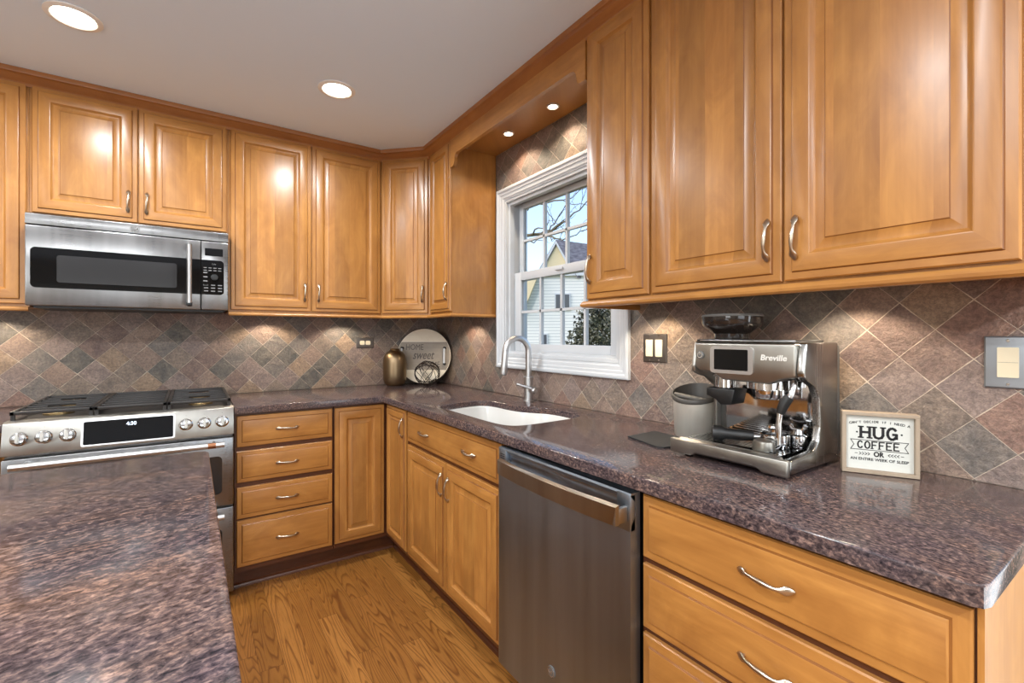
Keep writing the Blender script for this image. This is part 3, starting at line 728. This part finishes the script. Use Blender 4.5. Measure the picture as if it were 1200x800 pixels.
for x in (-2.090, -2.021, -1.951, -1.560, -1.491, -1.421):
    k = MB().lathe([(.026, .0005), (.026, .005), (.0225, .007), (.0215, .022), (.019, .026), (.012, .027)], onp(x, 0, 0), 28, pn).build('knob', 'chrome', t)
    q = bmesh.new(); bmesh.ops.create_cube(q, size=1); bmesh.ops.scale(q, vec=(.011, .036, .012), verts=q.verts); bmesh.ops.bevel(q, geom=q.edges[:], offset=.003, segments=2, affect='EDGES')
    MB().add(q, pmx(x, 0, .0315) @ Matrix.Rotation(rnd.choice((.0, .1, -.1)), 4, 'Z')).build('grip', 'steel_soft', k)
    MB().box(x-.002, x+.002, -.664, -.6665, .893, .897).build('mark', 'ink', k, 0)
def oven(z0, z1, wz0, wz1, hz, name):
    o = MB().box(X0+.002, X1-.002, -.690, -.6505, z0, z1, .005).build('oven_door', 'steel', t)
    plate(BACK(-.690), rrect(X0+.055, X1-.048, wz0, wz1, .02), .0002, .0022).build('oven_window', 'oven_glass', o)
    hh = MB().tube([(X0+.035, -.742, hz), (X1-.042, -.742, hz)], .0125, 16).build('handle', 'nickel_f', o)
    for x in (X0+.075, X1-.082): MB().tube([(x, -.690, hz), (x, -.738, hz)], [.011, .009], 12).build('bracket', 'nickel_f', hh)
    MB().tube([(X1-.105, -.742, hz), (X1-.075, -.742, hz)], .0132, 16).build('copper_band', 'copper', hh)
    return o
oven(.468, .783, .525, .700, .762, '')
oven(.060, .458, .12, .365, .433, '')
# grates and burners
gw = .2475
for k in range(3):
    x0 = X0+.010+k*(gw+.0015); x1 = x0+gw
    mb = MB(); zt = .958
    for y in (-.615, -.045): mb.box(x0, x1, y-.007, y+.007, zt-.014, zt, .002)
    for x in (x0+.007, x1-.007): mb.box(x-.007, x+.007, -.622, -.038, zt-.014, zt, .002)
    for i in range(1, 7):
        y = -.615+.57*i/7
        if k == 1 or i not in (2, 5): mb.box(x0+.01, x1-.01, y-.0045, y+.0045, zt-.013, zt-.0005, .001)
        else:
            mb.box(x0+.01, x0+gw*.32, y-.0045, y+.0045, zt-.013, zt-.0005, .001); mb.box(x1-gw*.32, x1-.01, y-.0045, y+.0045, zt-.013, zt-.0005, .001)
    for y in (-.61, -.33, -.05):
        for x in (x0+.008, x1-.008): mb.box(x-.006, x+.006, y-.006, y+.006, .9225, zt-.012)
    mb.build('grate', 'iron', t)
for (x, y, r) in ((-2.012, -.475, .045), (-2.012, -.185, .036), (-1.757, -.33, .055), (-1.502, -.475, .045), (-1.502, -.185, .036)):
    bn = MB().lathe([(r*1.15, 0), (r*1.15, .006), (r, .008), (r*.95, .014)], (x, y, .9222), 24).build('burner', 'brass', t)
    MB().lathe([(r*.8, .0145), (r*.82, .019), (r*.6, .021)], (x, y, .9222), 24).build('burner_cap', 'iron', bn)

# ------------------------------------------------------------------ dishwasher
t = thing('dishwasher', 'stainless steel dishwasher with a bowed bar handle below the counter', 'dishwasher', (-.32, -2.14, 0))
Y0, Y1 = -1.8495, -2.4425
MB().box(-.612, -.02, Y0-.003, Y1+.003, .11, .872).build('body', 'black', t, 0)
MB().box(-.56, -.52, Y0-.003, Y1+.003, 0, .1095).build('toe_panel', 'black', t, 0)
FDW = RIGHT(-.648)
dd = MB(); 
# door skin with a scooped pocket behind the handle
sec = [(.0, .115), (.0, .775), (-.004, .790), (-.016, .806), (-.020, .826), (-.016, .846), (-.004, .858), (.0, .862), (-.002, .868), (-.035, .868), (-.035, .115)]
dd.prism([(-.648-a, z) for a, z in sec], lambda p, a: (p[0], a, p[1]), Y0-.0, Y1)
dd = dd.build('door', 'steel_dw', t, 25)
for ya, yb in ((Y0, Y0-.045), (Y1+.045, Y1)): MB().box(-.6485, -.6285, ya, yb, .772, .866, .003).build('door_corner', 'steel_dw', dd)
hp = []
n = 24; rings = []
for i in range(n+1):
    f = i/n; y = Y0-.062+(Y1+.068-Y0)*f
    x = -.688-.016*(1-(2*f-1)**2)
    rings.append([(x-.006, y, .797), (x-.007, y, .842), (x+.006, y, .846), (x+.006, y, .796)])
MB().loops(rings).build('handle', 'steel_soft', dd, 40)
for ya in (Y0-.069, Y1+.013): MB().box(-.6492, -.6815, ya-.006, ya+.006, .797, .836, .003).build('handle_end', 'steel_soft', dd)
vm = MB()
for k in range(4): vm.box(-.6492, -.6486, -1.862, -1.888, .846-k*.007, .849-k*.007)
vm.build('vent_slots', 'ink', dd, 0)
monogram(FDW, 2.140, .253, .0002, .017, dd)

# ------------------------------------------------------------------ wall plates
def screws(F, us, vs, n, parent):
    for u, v in zip(us, vs): MB().lathe([(.0035, 0), (.003, .0012)], F.p(u, v, n), 12, F.n).build('screw', 'chrome', parent)
FW = RIGHT(-T-.0003)
t = thing('light_switch', 'dark pewter double switch plate with two cream rockers right of the window', 'switch plate', (-T, -2.01, 1.21))
panel(FW, 1.954, 2.068, 1.151, 1.264, [(0, 0), (0, .003), (.003, .0055), (.006, .006)]).build('plate', ['pewter']*3, t, 25)
for u in (1.988, 2.034):
    plate(FW, rrect(u-.0165, u+.0165, 1.174, 1.241, .002), .0062, .009).build('rocker', 'cream', t)
screws(FW, (1.988, 2.034, 1.988, 2.034), (1.256, 1.256, 1.159, 1.159), .006, t)
t = thing('wall_outlet', 'grey pewter single outlet plate at the right edge beside the coffee sign', 'outlet', (-T, -2.98, 1.196))
panel(FW, 2.944, 3.022, 1.137, 1.255, [(0, 0), (0, .003), (.003, .0055), (.006, .006)]).build('plate', ['pewter_grey']*3, t, 25)
plate(FW, rrect(2.966, 3.000, 1.162, 1.230, .002), .0062, .009).build('receptacle', 'cream', t)
plate(FW, [(2.967, 1.1957), (2.999, 1.1957), (2.999, 1.1963), (2.967, 1.1963)], .0091, .0094).build('seam', 'grey_plastic', t, 0)
screws(FW, (2.983, 2.983), (1.245, 1.147), .006, t)
FK = BACK(-T-.0003)
t = thing('wall_outlet', 'sideways pewter outlet plate on the slate left of the bronze vase', 'outlet', (-.552, -T, 1.21))
panel(FK, -.611, -.493, 1.173, 1.243, [(0, 0), (0, .003), (.003, .0055), (.006, .006)]).build('plate', ['pewter']*3, t, 25)
for u in (-.572, -.532): plate(FK, rrect(u-.0165, u+.0165, 1.194, 1.222, .008), .0062, .0085).build('receptacle', 'cream', t)

# ------------------------------------------------------------------ corner decor
t = thing('vase', 'squat rounded bronze vase standing in the corner', 'vase', (-.380, -.122, CT1))
prof = [(.050, .0004), (.060, .004), (.070, .018), (.078, .045), (.080, .080), (.080, .150), (.077, .185), (.068, .212), (.052, .232), (.036, .241), (.031, .243), (.031, .247), (.035, .251), (.033, .253), (.028, .250), (.026, .235), (.045, .21), (.06, .15), (.05, .03)]
MB().lathe(prof, (-.380, -.122, CT1), 40).build('vessel', 'bronze', t, 60)
ctr = Vector((-.192, -.172, CT1)); tl = math.radians(5)
dn = Vector((-.62, -.785, 0)).normalized(); dn = Vector((dn.x*math.cos(tl), dn.y*math.cos(tl), math.sin(tl)))
du = Vector((-dn.y, dn.x, 0)).normalized()*-1; du = Vector((.785, -.62, 0)).normalized(); dv = dn.cross(du)*1.0
if dv.z < 0: dv = -dv
Rr = .197; dc = ctr+dv*Rr+Vector((0, 0, .004))
dmx = Matrix(((du.x, dv.x, dn.x, dc.x), (du.y, dv.y, dn.y, dc.y), (du.z, dv.z, dn.z, dc.z), (0, 0, 0, 1)))
DP = lambda p, a: dc+du*p[0]+dv*p[1]+dn*a
t = thing('serving_tray', 'round whitewashed wooden tray with grey band lettered HOME sweet HOME, in the corner', 'tray', ctr)
MB().lathe([(Rr, -.022), (Rr, -.004), (Rr-.004, -.004), (Rr-.004, -.006), (Rr-.004, -.0215)], dc, 56, dn).build('hoop', 'wire', t, 40)
MB().lathe([(Rr-.0045, -.020), (Rr-.0045, .0), (Rr-.006, .001)], dc, 56, dn).build('board', 'white_wash', t, 30)
rb = Rr-.008; hh = .098; band = []
for k in range(13): a = -math.asin(hh/rb)+2*math.asin(hh/rb)*k/12; band.append((rb*math.cos(a), rb*math.sin(a)))
band += [(-x, -y) for x, y in band]
bo = MB().prism(band, DP, .0012, .0022).build('grey_band', 'grey_wash', t, 0)
lt = MB()
lt.text('HOME', .058, dmx @ Matrix.Translation((-.065, .060, .0024)), 0, width=.125)
lt.text('sweet', .085, dmx @ Matrix.Translation((.0, .004, .0024)), .0008, .35, width=.155)
lt.text('HOME', .058, dmx @ Matrix.Translation((.055, -.062, .0024)), 0, width=.125)
lt.build('lettering', 'grey_ink', bo, 0)
for s in (-1, 1):
    hm = MB().tube([DP((s*.152, .052), .028), DP((s*.152, -.052), .028)], .007, 10)
    h = hm.build('handle', 'white_paint', t)
    for q in (-1, 1): MB().tube([DP((s*.152, q*.056), .0022), DP((s*.152, q*.056), .032)], .0085, 12).build('bolt', 'ink', h)
wc = Vector((-.215, -.292, CT1+.0885)); wm = MB(); r2 = random.Random(3)
for k in range(13):
    ax = Vector((r2.gauss(0, 1), r2.gauss(0, 1), r2.gauss(0, 1))).normalized(); u = ax.cross(Vector((.3, .2, .9))).normalized(); v = ax.cross(u)
    off = r2.uniform(-.045, .045); rr = math.sqrt(.085**2-off**2); ph = r2.uniform(0, 6)
    wm.tube([wc+ax*(off+.006*math.sin(3*a+ph))+u*rr*math.cos(a)+v*rr*math.sin(a) for a in [2*PI*i/28 for i in range(29)]], .0019, 6)
tag(wm.build('wire_ball', 'wire'), 'open ball of tangled dark wire in front of the round tray', 'ornament')

# ------------------------------------------------------------------ espresso corner
t = thing('espresso_machine', 'stainless espresso machine with touch screen and bean hopper on the counter', 'coffee machine', (-.22, -2.52, CT1))
ML, MR = -2.362, -2.678; Z = CT1
cs = [(-.268, 1.238), (-.092, 1.238), (-.092, .922), (-.352, .922), (-.358, .938), (-.352, .955), (-.230, .962), (-.205, .985), (-.196, 1.02), (-.205, 1.095), (-.225, 1.125), (-.262, 1.140), (-.283, 1.150), (-.285, 1.165)]
YZ = lambda p, a: (p[0], a, p[1])
MB().prism(cs, YZ, MR, MR+.020, .004).build('side_panel', 'steel_side', t, 40)
cl = [(-.268, 1.238), (-.092, 1.238), (-.092, .922), (-.168, .922), (-.168, 1.10), (-.225, 1.132), (-.262, 1.140), (-.283, 1.150), (-.285, 1.165)]
MB().prism(cl, YZ, ML-.012, ML, .003).build('side_panel', 'steel_soft', t, 40)
MB().box(-.150, -.094, MR+.021, ML-.013, .945, 1.236, .002).build('back_panel', 'chrome', t)
MB().prism([(-.091, 1.236), (-.076, 1.228), (-.070, 1.20), (-.070, .935), (-.091, .93)], YZ, MR+.004, ML-.004, .002).build('rear_cover', 'grey_plastic', t)
# head, with a stepped lower edge
hp = [(ML-.0125, 1.236), (ML-.0125, 1.163), (ML-.030, 1.152), (ML-.070, 1.150), (ML-.100, 1.131), (MR+.085, 1.128), (MR+.055, 1.142), (MR+.0205, 1.150), (MR+.0205, 1.236)]
MB().prism(hp, lambda p, a: (a, p[0], p[1]), -.285, -.152, .006, 3).build('head', 'steel_soft', t, 40)
FE = RIGHT(-.2855)
bz = plate(FE, rrect(2.427, 2.552, 1.150, 1.226, .010), .0, .004).build('screen_bezel', 'nickel_f', t)
plate(FE, rrect(2.440, 2.538, 1.160, 1.218, .003), .0042, .0052).build('screen', 'black_glass', bz)
bt = MB().lathe([(.0115, 0), (.0115, .003), (.010, .004)], FE.p(2.394, 1.199, 0), 24, FE.n).build('power_button', 'grey_plastic', t)
MB().lathe([(.0085, .0041), (.0085, .0048), (.006, .0048), (.006, .0041)], FE.p(2.394, 1.199, 0), 24, FE.n, False, False).box(-.2905, -.2896, -2.3932, -2.3948, 1.199, 1.209).build('power_mark', 'chrome', bt)
MB().text('Breville', .021, FE.mx(2.604, 1.198, .0008), .0004, .15, width=.066).build('lettering', 'badge_white', t, 0)
MB().box(-.272, -.112, ML-.020, MR+.026, 1.2385, 1.2445, .002).build('top_plate', 'steel', t)
MB().box(-.262, -.150, ML-.004, ML-.115, 1.239, 1.246, .002).build('hopper_seat', 'black', t)
hc = (-.195, ML-.076, 1.2465)
hpr = MB().lathe([(.048, 0), (.050, .016), (.060, .024), (.078, .036), (.084, .046), (.084, .066), (.081, .066), (.080, .048), (.055, .026), (.045, .005)], hc, 40).build('hopper', 'smoke', t, 40)
MB().lathe([(.0845, .0662), (.0855, .069), (.082, .0735), (.02, .0745)], hc, 40).build('hopper_lid', 'grey_plastic', hpr)
MB().lathe([(.044, .006), (.054, .027), (.076, .045), (.03, .052)], hc, 32).build('coffee_beans', 'rubber', hpr)
# drip tray
tr = MB().prism([(-.150, .945), (-.335, .945), (-.352, .962), (-.366, .958), (-.368, .935), (-.362, .922), (-.150, .922)], YZ, ML-.0125, MR+.0205, .002).build('drip_tray', 'steel_soft', t, 40)
MB().prism([(ML+.002, .921), (ML+.002, .961), (MR-.006, .961), (MR-.006, .921), (MR+.055, .921), (MR+.068, .930), (ML-.078, .930), (ML-.065, .921)], lambda p, a: (a, p[0], p[1]), -.3845, -.3685, .004, 2).build('tray_front', 'steel_soft', tr, 40)
gm = MB().box(-.345, -.160, ML-.020, MR+.028, .9455, .9475)
gm.build('tray_well', 'black', tr, 0)
gm = MB()
for k in range(14): x = -.340+k*.0135; gm.box(x, x+.005, ML-.022, MR+.030, .9476, .9610)
gm.box(-.345, -.160, ML-.022, ML-.030, .9476, .9610).box(-.345, -.160, MR+.030, MR+.038, .9476, .9610)
gm.build('drip_grid', 'chrome', tr)
for x in (-.34, -.11):
    for y in (ML-.03, MR+.03): MB().cyl((x, y, Z+.0003), (x, y, .9225), .012, .010, 16).build('foot', 'rubber', t)
# grinder cradle and group head
gr = MB().lathe([(.028, .0), (.028, .030), (.034, .032), (.034, .045)], (-.235, ML-.080, 1.106), 28).build('grinder_outlet', 'chrome', t)
MB().prism([(ML-.040, 1.104), (ML-.040, 1.080), (ML-.066, 1.072), (ML-.085, 1.056), (ML-.118, 1.060), (ML-.128, 1.104)], lambda p, a: (a, p[0], p[1]), -.270, -.200, .004).build('grinder_cradle', 'black', gr)
MB().lathe([(.033, 0), (.037, .006), (.037, .026), (.052, .028), (.052, .052)], (-.228, ML-.198, 1.084), 32).build('group_head', 'chrome', t)
wnd = [(-.252, MR+.040, 1.150), (-.266, MR+.034, 1.125), (-.274, MR+.036, 1.105), (-.280, MR+.050, 1.082), (-.284, MR+.058, 1.060), (-.287, MR+.060, 1.030), (-.289, MR+.060, .976)]
sw = MB().tube(wnd, [.008, .008, .0075, .007, .0072, .007, .0065], 12).build('steam_wand', 'chrome', t, 60)
MB().tube([(-.2755, MR+.040, 1.100), (-.280, MR+.050, 1.082), (-.2842, MR+.0585, 1.056)], [.0115, .0130, .0105], 12).build('wand_grip', 'black', sw)
MB().cyl((-.252, MR+.040, 1.152), (-.252, MR+.040, 1.140), .014, .014, 16).build('wand_joint', 'black', sw)
ht = MB().tube([(-.225, ML-.235, 1.140), (-.225, ML-.235, 1.075)], [.007, .006], 12).build('water_spout', 'chrome', t)
# portafilter lying on the drip grid, its handle to the left
ph = Vector((-.318, -2.452, .9835)); pe = Vector((-.268, -2.560, .9835))
t = thing('portafilter', 'chrome portafilter with black handle lying on the drip tray', 'portafilter', (-.25, -2.56, .9612))
ax = (pe-ph).normalized()
MB().tube([ph, ph+ax*.004, ph+ax*.024, ph+ax*.034, ph+ax*.070, ph+ax*.105], [.018, .0215, .0215, .0155, .0150, .0125], 18).build('handle', 'black', t)
MB().tube([ph+ax*.1055, ph+ax*.125], [.008, .008], 12).build('neck', 'chrome', t)
hd = ph+ax*.154
MB().lathe([(.033, .0), (.036, .012), (.0355, .034), (.033, .035), (.031, .006)], (hd.x, hd.y, .9615), 32).build('basket', 'chrome', t)
MB().lathe([(.012, .0355), (.012, .046), (.018, .050), (.016, .056), (.008, .058)], (hd.x, hd.y, .9615), 20).build('spout', 'chrome', t)
tag(MB().lathe([(.026, 0), (.027, .002), (.024, .024), (.022, .026)], (-.318, -2.596, .9614), 28).build('dosing_cap', 'steel_soft'), 'small satin steel cap on the drip tray in front of the portafilter', 'coffee accessory')
t = thing('milk_frother_tip', 'little chrome double-spout fitting standing at the right of the drip tray', 'coffee accessory', (-.20, -2.635, .9612))
MB().lathe([(.020, 0), (.022, .004), (.020, .030), (.013, .034), (.011, .046)], (-.205, -2.628, .9614), 24).build('collar', 'chrome', t)
MB().tube([(-.205, -2.606, 1.018), (-.205, -2.614, 1.007), (-.205, -2.628, 1.006), (-.205, -2.640, 1.007), (-.205, -2.646, 1.020)], .0055, 10).build('spouts', 'chrome', t)
# knock box
kc = (-.112, -2.262, CT1+.0004)
t = thing('knock_box', 'satin steel knock box pail with rubber rim and bar beside the espresso machine', 'knock box', kc)
pl = MB().lathe([(.066, 0), (.069, .004), (.0745, .145), (.0725, .145), (.067, .006), (.02, .005)], kc, 40)
def slant(mb):
    for v in mb.bm.verts:
        f = max(0, min(1, (v.co.z-CT1-.03)/.115)); v.co.z += f*(.284*(v.co.x-kc[0])+.083*(v.co.y-kc[1]))
    return mb
slant(pl).build('pail', 'steel_pail', t, 40)
slant(MB().lathe([(.0770, .136), (.0785, .142), (.0775, .151), (.0735, .153), (.0715, .147), (.0655, .012), (.0660, .012), (.0735, .146), (.0748, .1455)], kc, 40, cap0=False, cap1=False)).build('rim', 'rim_rubber', t, 50)
slant(MB().tube([(kc[0]-.030, kc[1]+.062, CT1+.140), (kc[0]-.030, kc[1]-.062, CT1+.140)], .0095, 14)).build('bar', 'rim_rubber', t)
mt = [(-.316, -2.147), (-.330, -2.150), (-.366, -2.296), (-.356, -2.306), (-.345, -2.312), (-.205, -2.345), (-.172, -2.330), (-.165, -2.160), (-.176, -2.143)]
mt = [(-.322, -2.146), (-.364, -2.298), (-.352, -2.315), (-.215, -2.343), (-.200, -2.330), (-.176, -2.150), (-.186, -2.142)]
mo = MB().prism(mt, lambda p, a: (p[0], p[1], a), CT1+.0004, CT1+.0045).build('mat', 'rubber'); tag(mo, 'thin black rubber mat on the counter in front of the knock box', 'mat')
# coffee sign
s0 = Vector((-.178, -2.719, CT1+.0006)); s1 = Vector((-.108, -2.854, CT1+.0006)); su = (s1-s0).normalized(); SW = (s1-s0).length; SH = .152
sn = Vector((su.y, -su.x, 0)); FS = Frame(s0, su, sn); FS.n = Vector((su.y, -su.x, 0)) if su.y*-1 > 0 else FS.n
t = thing('coffee_sign', 'small pale wood framed sign reading HUG COFFEE OR, right of the espresso machine', 'sign', s0)
fb = .009
fm = MB()
def fbx(u0, u1, v0, v1, n0, n1):
    q = bmesh.new(); bmesh.ops.create_cube(q, size=1)
    for v in q.verts: v.co = Vector(((u0+u1)/2+v.co.x*(u1-u0), (v0+v1)/2+v.co.y*(v1-v0), (n0+n1)/2+v.co.z*(n1-n0)))
    bmesh.ops.bevel(q, geom=q.edges[:], offset=.001, segments=1, affect='EDGES'); fm.add(q, FS.mx())
fbx(0, SW, 0, fb, -.028, 0); fbx(0, SW, SH-fb, SH, -.028, 0); fbx(0, fb, fb, SH-fb, -.028, 0); fbx(SW-fb, SW, fb, SH-fb, -.028, 0)
fm.build('frame', 'frame', t)
cd = plate(FS, [(fb, fb), (SW-fb, fb), (SW-fb, SH-fb), (fb, SH-fb)], -.016, -.012).build('card', 'paper', t, 0)
lt = MB(); n0 = -.0117; cu = SW/2
def arc(txt, vc, size, rad, total, up=True):
    for i, ch in enumerate(txt):
        if ch == ' ': continue
        a = (i-(len(txt)-1)/2)*total/(len(txt)-1)
        u = cu+rad*math.sin(a); v = vc+rad*(math.cos(a)-1)
        lt.text(ch, size, FS.mx(u, v, n0, -a), .00015)
arc("CAN'T DECIDE IF I NEED A", SH*.840, .0080, .30, .385)
def stroke(pts, w_):
    for (a, b_) in zip(pts, pts[1:]):
        a = Vector(a); b_ = Vector(b_); d_ = (b_-a).normalized(); p = Vector((-d_.y, d_.x))*w_/2; d_ *= w_*.3
        lt.prism([tuple(a-p-d_), tuple(b_-p+d_), tuple(b_+p+d_), tuple(a+p-d_)], lambda q, n: FS.p(q[0], q[1], n), n0, n0+.0004)
def glyph(ch, u, v, w_, h_, t_, serif=True):
    P = lambda x, y: (u+x*w_, v+y*h_)
    oval = [P(.5+.5*math.cos(a), .5+.5*math.sin(a)) for a in [2*PI*k/16 for k in range(17)]]
    S = {'H': [[(0, 0), (0, 1)], [(1, 0), (1, 1)], [(0, .5), (1, .5)]], 'F': [[(0, 0), (0, 1)], [(0, 1), (1, 1)], [(0, .52), (.75, .52)]],
         'E': [[(0, 0), (0, 1)], [(0, 1), (1, 1)], [(0, .52), (.75, .52)], [(0, 0), (1, 0)]], 'U': [[(0, 1), (0, .3), (.15, .08), (.5, 0), (.85, .08), (1, .3), (1, 1)]]}
    if ch in S:
        for q in S[ch]: stroke([P(*a) for a in q], t_)
    elif ch == 'O': stroke(oval, t_)
    elif ch in 'CG':
        stroke([P(.5+.5*math.cos(a), .5+.5*math.sin(a)) for a in [.7+(2*PI-1.3)*k/13 for k in range(14)]], t_)
        if ch == 'G': stroke([P(.98, .08), P(.98, .45), P(.6, .45)], t_)
    if serif:
        for x, y in {'H': [(0, 0), (0, 1), (1, 0), (1, 1)], 'U': [(0, 1), (1, 1)], 'F': [(0, 0)], 'E': []}.get(ch, []):
            a = P(x, y); stroke([(a[0]-w_*.28, a[1]), (a[0]+w_*.28, a[1])], t_*.6)
for ch, u in zip('HUG', (.040, .0665, .093)): glyph(ch, u, SH*.575, .0175, .027, .0058)
for s in (-1, 1): lt.lathe([(.0022, 0), (.0022, .0004)], FS.p(cu+s*.044, SH*.66, n0), 12, FS.n)
for k, ch in enumerate('COFFEE'): glyph(ch, .034+k*.0143, SH*.402, .0095, .017, .0031)
bn = [(cu-.057, SH*.375), (cu-.050, SH*.455), (cu-.057, SH*.535), (cu+.057, SH*.535), (cu+.050, SH*.455), (cu+.057, SH*.375), (cu-.057, SH*.375)]
stroke(bn, .0014)
lt.text('OR', .017, FS.mx(cu, SH*.310, n0), .0007, width=.021)
for s in (-1, 1):
    for k in range(4):
        u = cu+s*(.020+k*.0058); stroke([(u+s*.002-.0, SH*.333), (u-s*.002, SH*.312), (u+s*.002, SH*.291)], .0013)
    stroke([(cu+s*.043, SH*.312), (cu+s*.048, SH*.312)], .0013)
lt.text('AN ENTIRE WEEK OF SLEEP', .0095, FS.mx(cu, SH*.222, n0), .00015, width=.115)
lt.build('lettering', 'ink', cd, 0)

# ------------------------------------------------------------------ outside the window
struct(MB().box(.3, 60, -20, 60, -.75, -.55).build('ground', 'grass', smooth=0))
hu = Vector((.768, -.641, 0)); hn = Vector((-.641, -.768, 0)); ho = Vector((10.0, 10.6, 0))
HF = Frame(ho, hu, hn); HP = lambda u, v, n: HF.p(u, v, n)
t = thing('house', 'neighbouring house with pale blue siding and grey gabled roof seen through the window', 'house', (10.0, 10.6, -.55))
def hb(u0, u1, v0, v1, n0, n1): return MB().box(u0, u1, v0, v1, n0, n1, mx=HF.mx())
hb(-1.5, 6, -.55, 3.62, -6, 0).build('wall', 'siding', t, 0)
hb(-1.5, 6.1, 3.55, 3.66, -6, .12).build('eave_board', 'white_paint', t, 0)
gd = hu*.80-hn*.60
gm = MB().loops([[HP(u, v, n) for u, v in ((-.62, 3.66), (.05, 4.86), (.72, 3.66))] for n in (.04, -.06)]); gm.build('gable_wall', 'tan', t, 0)
rk = MB()
for a, b_ in (((-.70, 3.55), (.05, 4.90)), ((.80, 3.55), (.05, 4.90))):
    rk.loops([[HP(a[0], a[1], n), HP(b_[0], b_[1], n), HP(b_[0], b_[1]-.13, n), HP(a[0]+(.09 if a[0] < 0 else -.09), a[1], n)] for n in (.14, .05)])
rk.build('rake_trim', 'white_paint', t, 0)
e0, e1 = HP(.05, 4.93, .12), HP(.05, 4.93, .12)+gd*7
rm = MB()
for s, (fu, fv) in ((-1, (-.74, 3.55)), (1, (.86, 3.52))):
    f0 = HP(fu, fv, .12); f1 = f0+gd*7; dz = Vector((0, 0, -.06))
    rm.loops([[e0, e1, f1, f0], [e0+dz, e1+dz, f1+dz, f0+dz]])
rm.build('roof', 'shingle', t, 0)
MB().loops([[HP(u, v, n) for u, v in ((-1.5, 2.0), (-1.05, 2.5), (-.62, 3.55), (-1.5, 3.55))] for n in (.35, .02)]).build('side_wing', 'tan', t, 0)
for (u0, u1, v0, v1, s) in ((.05, .56, 2.28, 2.84, 1), (-.55, -.30, .9, 1.30, 0)):
    f = hb(u0-.05, u1+.05, v0-.05, v1+.05, .002, .05).build('window', 'white_paint', t, 0)
    pm = MB().box(u0, u1 if not s else (u0+u1)/2-.04, v0, v1, .051, .06, mx=HF.mx())
    if s: pm.box((u0+u1)/2+.04, u1, v0, v1, .051, .06, mx=HF.mx())
    pm.build('pane', 'house_pane', f, 0)
def foliage(c, ext, n, size, seed):
    r = random.Random(seed); mb = MB()
    for _ in range(n):
        while True:
            q = Vector((r.uniform(-1, 1), r.uniform(-1, 1), r.uniform(-1, 1)))
            if q.length < 1 and (q.length > .55 or r.random() < .4): break
        p = Vector(c)+Vector((q.x*ext[0], q.y*ext[1], q.z*ext[2]))*(1+.12*math.sin(q.x*9+q.z*7))
        a = Vector((r.gauss(0, 1), r.gauss(0, 1), r.gauss(0, 1))).normalized(); b_ = a.cross(Vector((r.gauss(0, 1), r.gauss(0, 1), r.gauss(0, 1)))).normalized()
        s = size*r.uniform(.6, 1.3)
        mb.loops([[p-a*s, p+b_*s*.45, p+a*s, p-b_*s*.45]], False, True)
    return mb
t = thing('evergreen_shrub', 'dark bushy evergreen shrub outside the lower right of the window', 'shrub', (5.2, 3.3, -.55))
foliage((5.2, 3.05, .80), (.75, 1.05, 1.30), 9000, .055, 4).build('foliage', 'leaf', t, 0)
foliage((5.15, 3.62, 1.75), (.20, .22, .55), 420, .05, 9).build('top_shoot', 'leaf', t, 0)
MB().tube([(5.2, 3.1, -.55), (5.2, 3.1, .8), (5.15, 3.5, 1.7)], [.07, .05, .02], 8).build('trunk', 'bark', t)
t = thing('bare_tree', 'leafless tree whose grey branches cross the blue sky in the upper panes', 'tree', (5.4, 7.6, -.55))
br = MB(); r3 = random.Random(21)
def limb(p, q, ra, rb, depth):
    p, q = Vector(p), Vector(q); n = 7; L = (q-p).length
    pts = [p.lerp(q, i/n)+Vector((r3.gauss(0, 1), r3.gauss(0, 1), r3.gauss(0, 1)))*L*.022*(0 if i in (0, n) else 1) for i in range(n+1)]
    br.tube(pts, [ra+(rb-ra)*i/n for i in range(n+1)], 6)
    if depth:
        for _ in range(3 if depth > 1 else 3):
            i = r3.randint(2, n); d_ = (q-p).normalized()
            e = pts[i]+(d_+Vector((r3.gauss(0, .3), r3.gauss(0, .3), r3.gauss(.12, .5)))).normalized()*L*r3.uniform(.35, .65)
            limb(pts[i], e, max(.004, (ra+(rb-ra)*i/n)*.6), .003, depth-1)
MB().tube([(5.4, 7.6, -.55), (5.35, 7.6, 1.5), (5.3, 7.5, 3.4), (5.3, 7.4, 5.5)], [.22, .18, .14, .08], 10).build('trunk', 'bark', t)
limb((5.3, 7.3, 3.9), (5.0, 4.92, 3.50), .06, .035, 1)
limb((5.0, 4.92, 3.50), (5.0, 4.25, 3.68), .030, .016, 2)
limb((5.0, 4.92, 3.50), (5.0, 4.35, 3.30), .026, .012, 2)
limb((5.0, 4.25, 3.68), (5.0, 3.2, 4.05), .018, .006, 2)
limb((5.0, 4.92, 3.50), (5.0, 4.25, 4.02), .018, .008, 2)
limb((5.3, 7.3, 4.6), (5.0, 4.35, 4.15), .03, .016, 2)
limb((5.0, 4.35, 3.30), (5.0, 3.3, 3.40), .014, .006, 2)
br.build('branches', 'bark', t)
for o in bpy.data.objects:
    if '_o' in o: del o['_o']
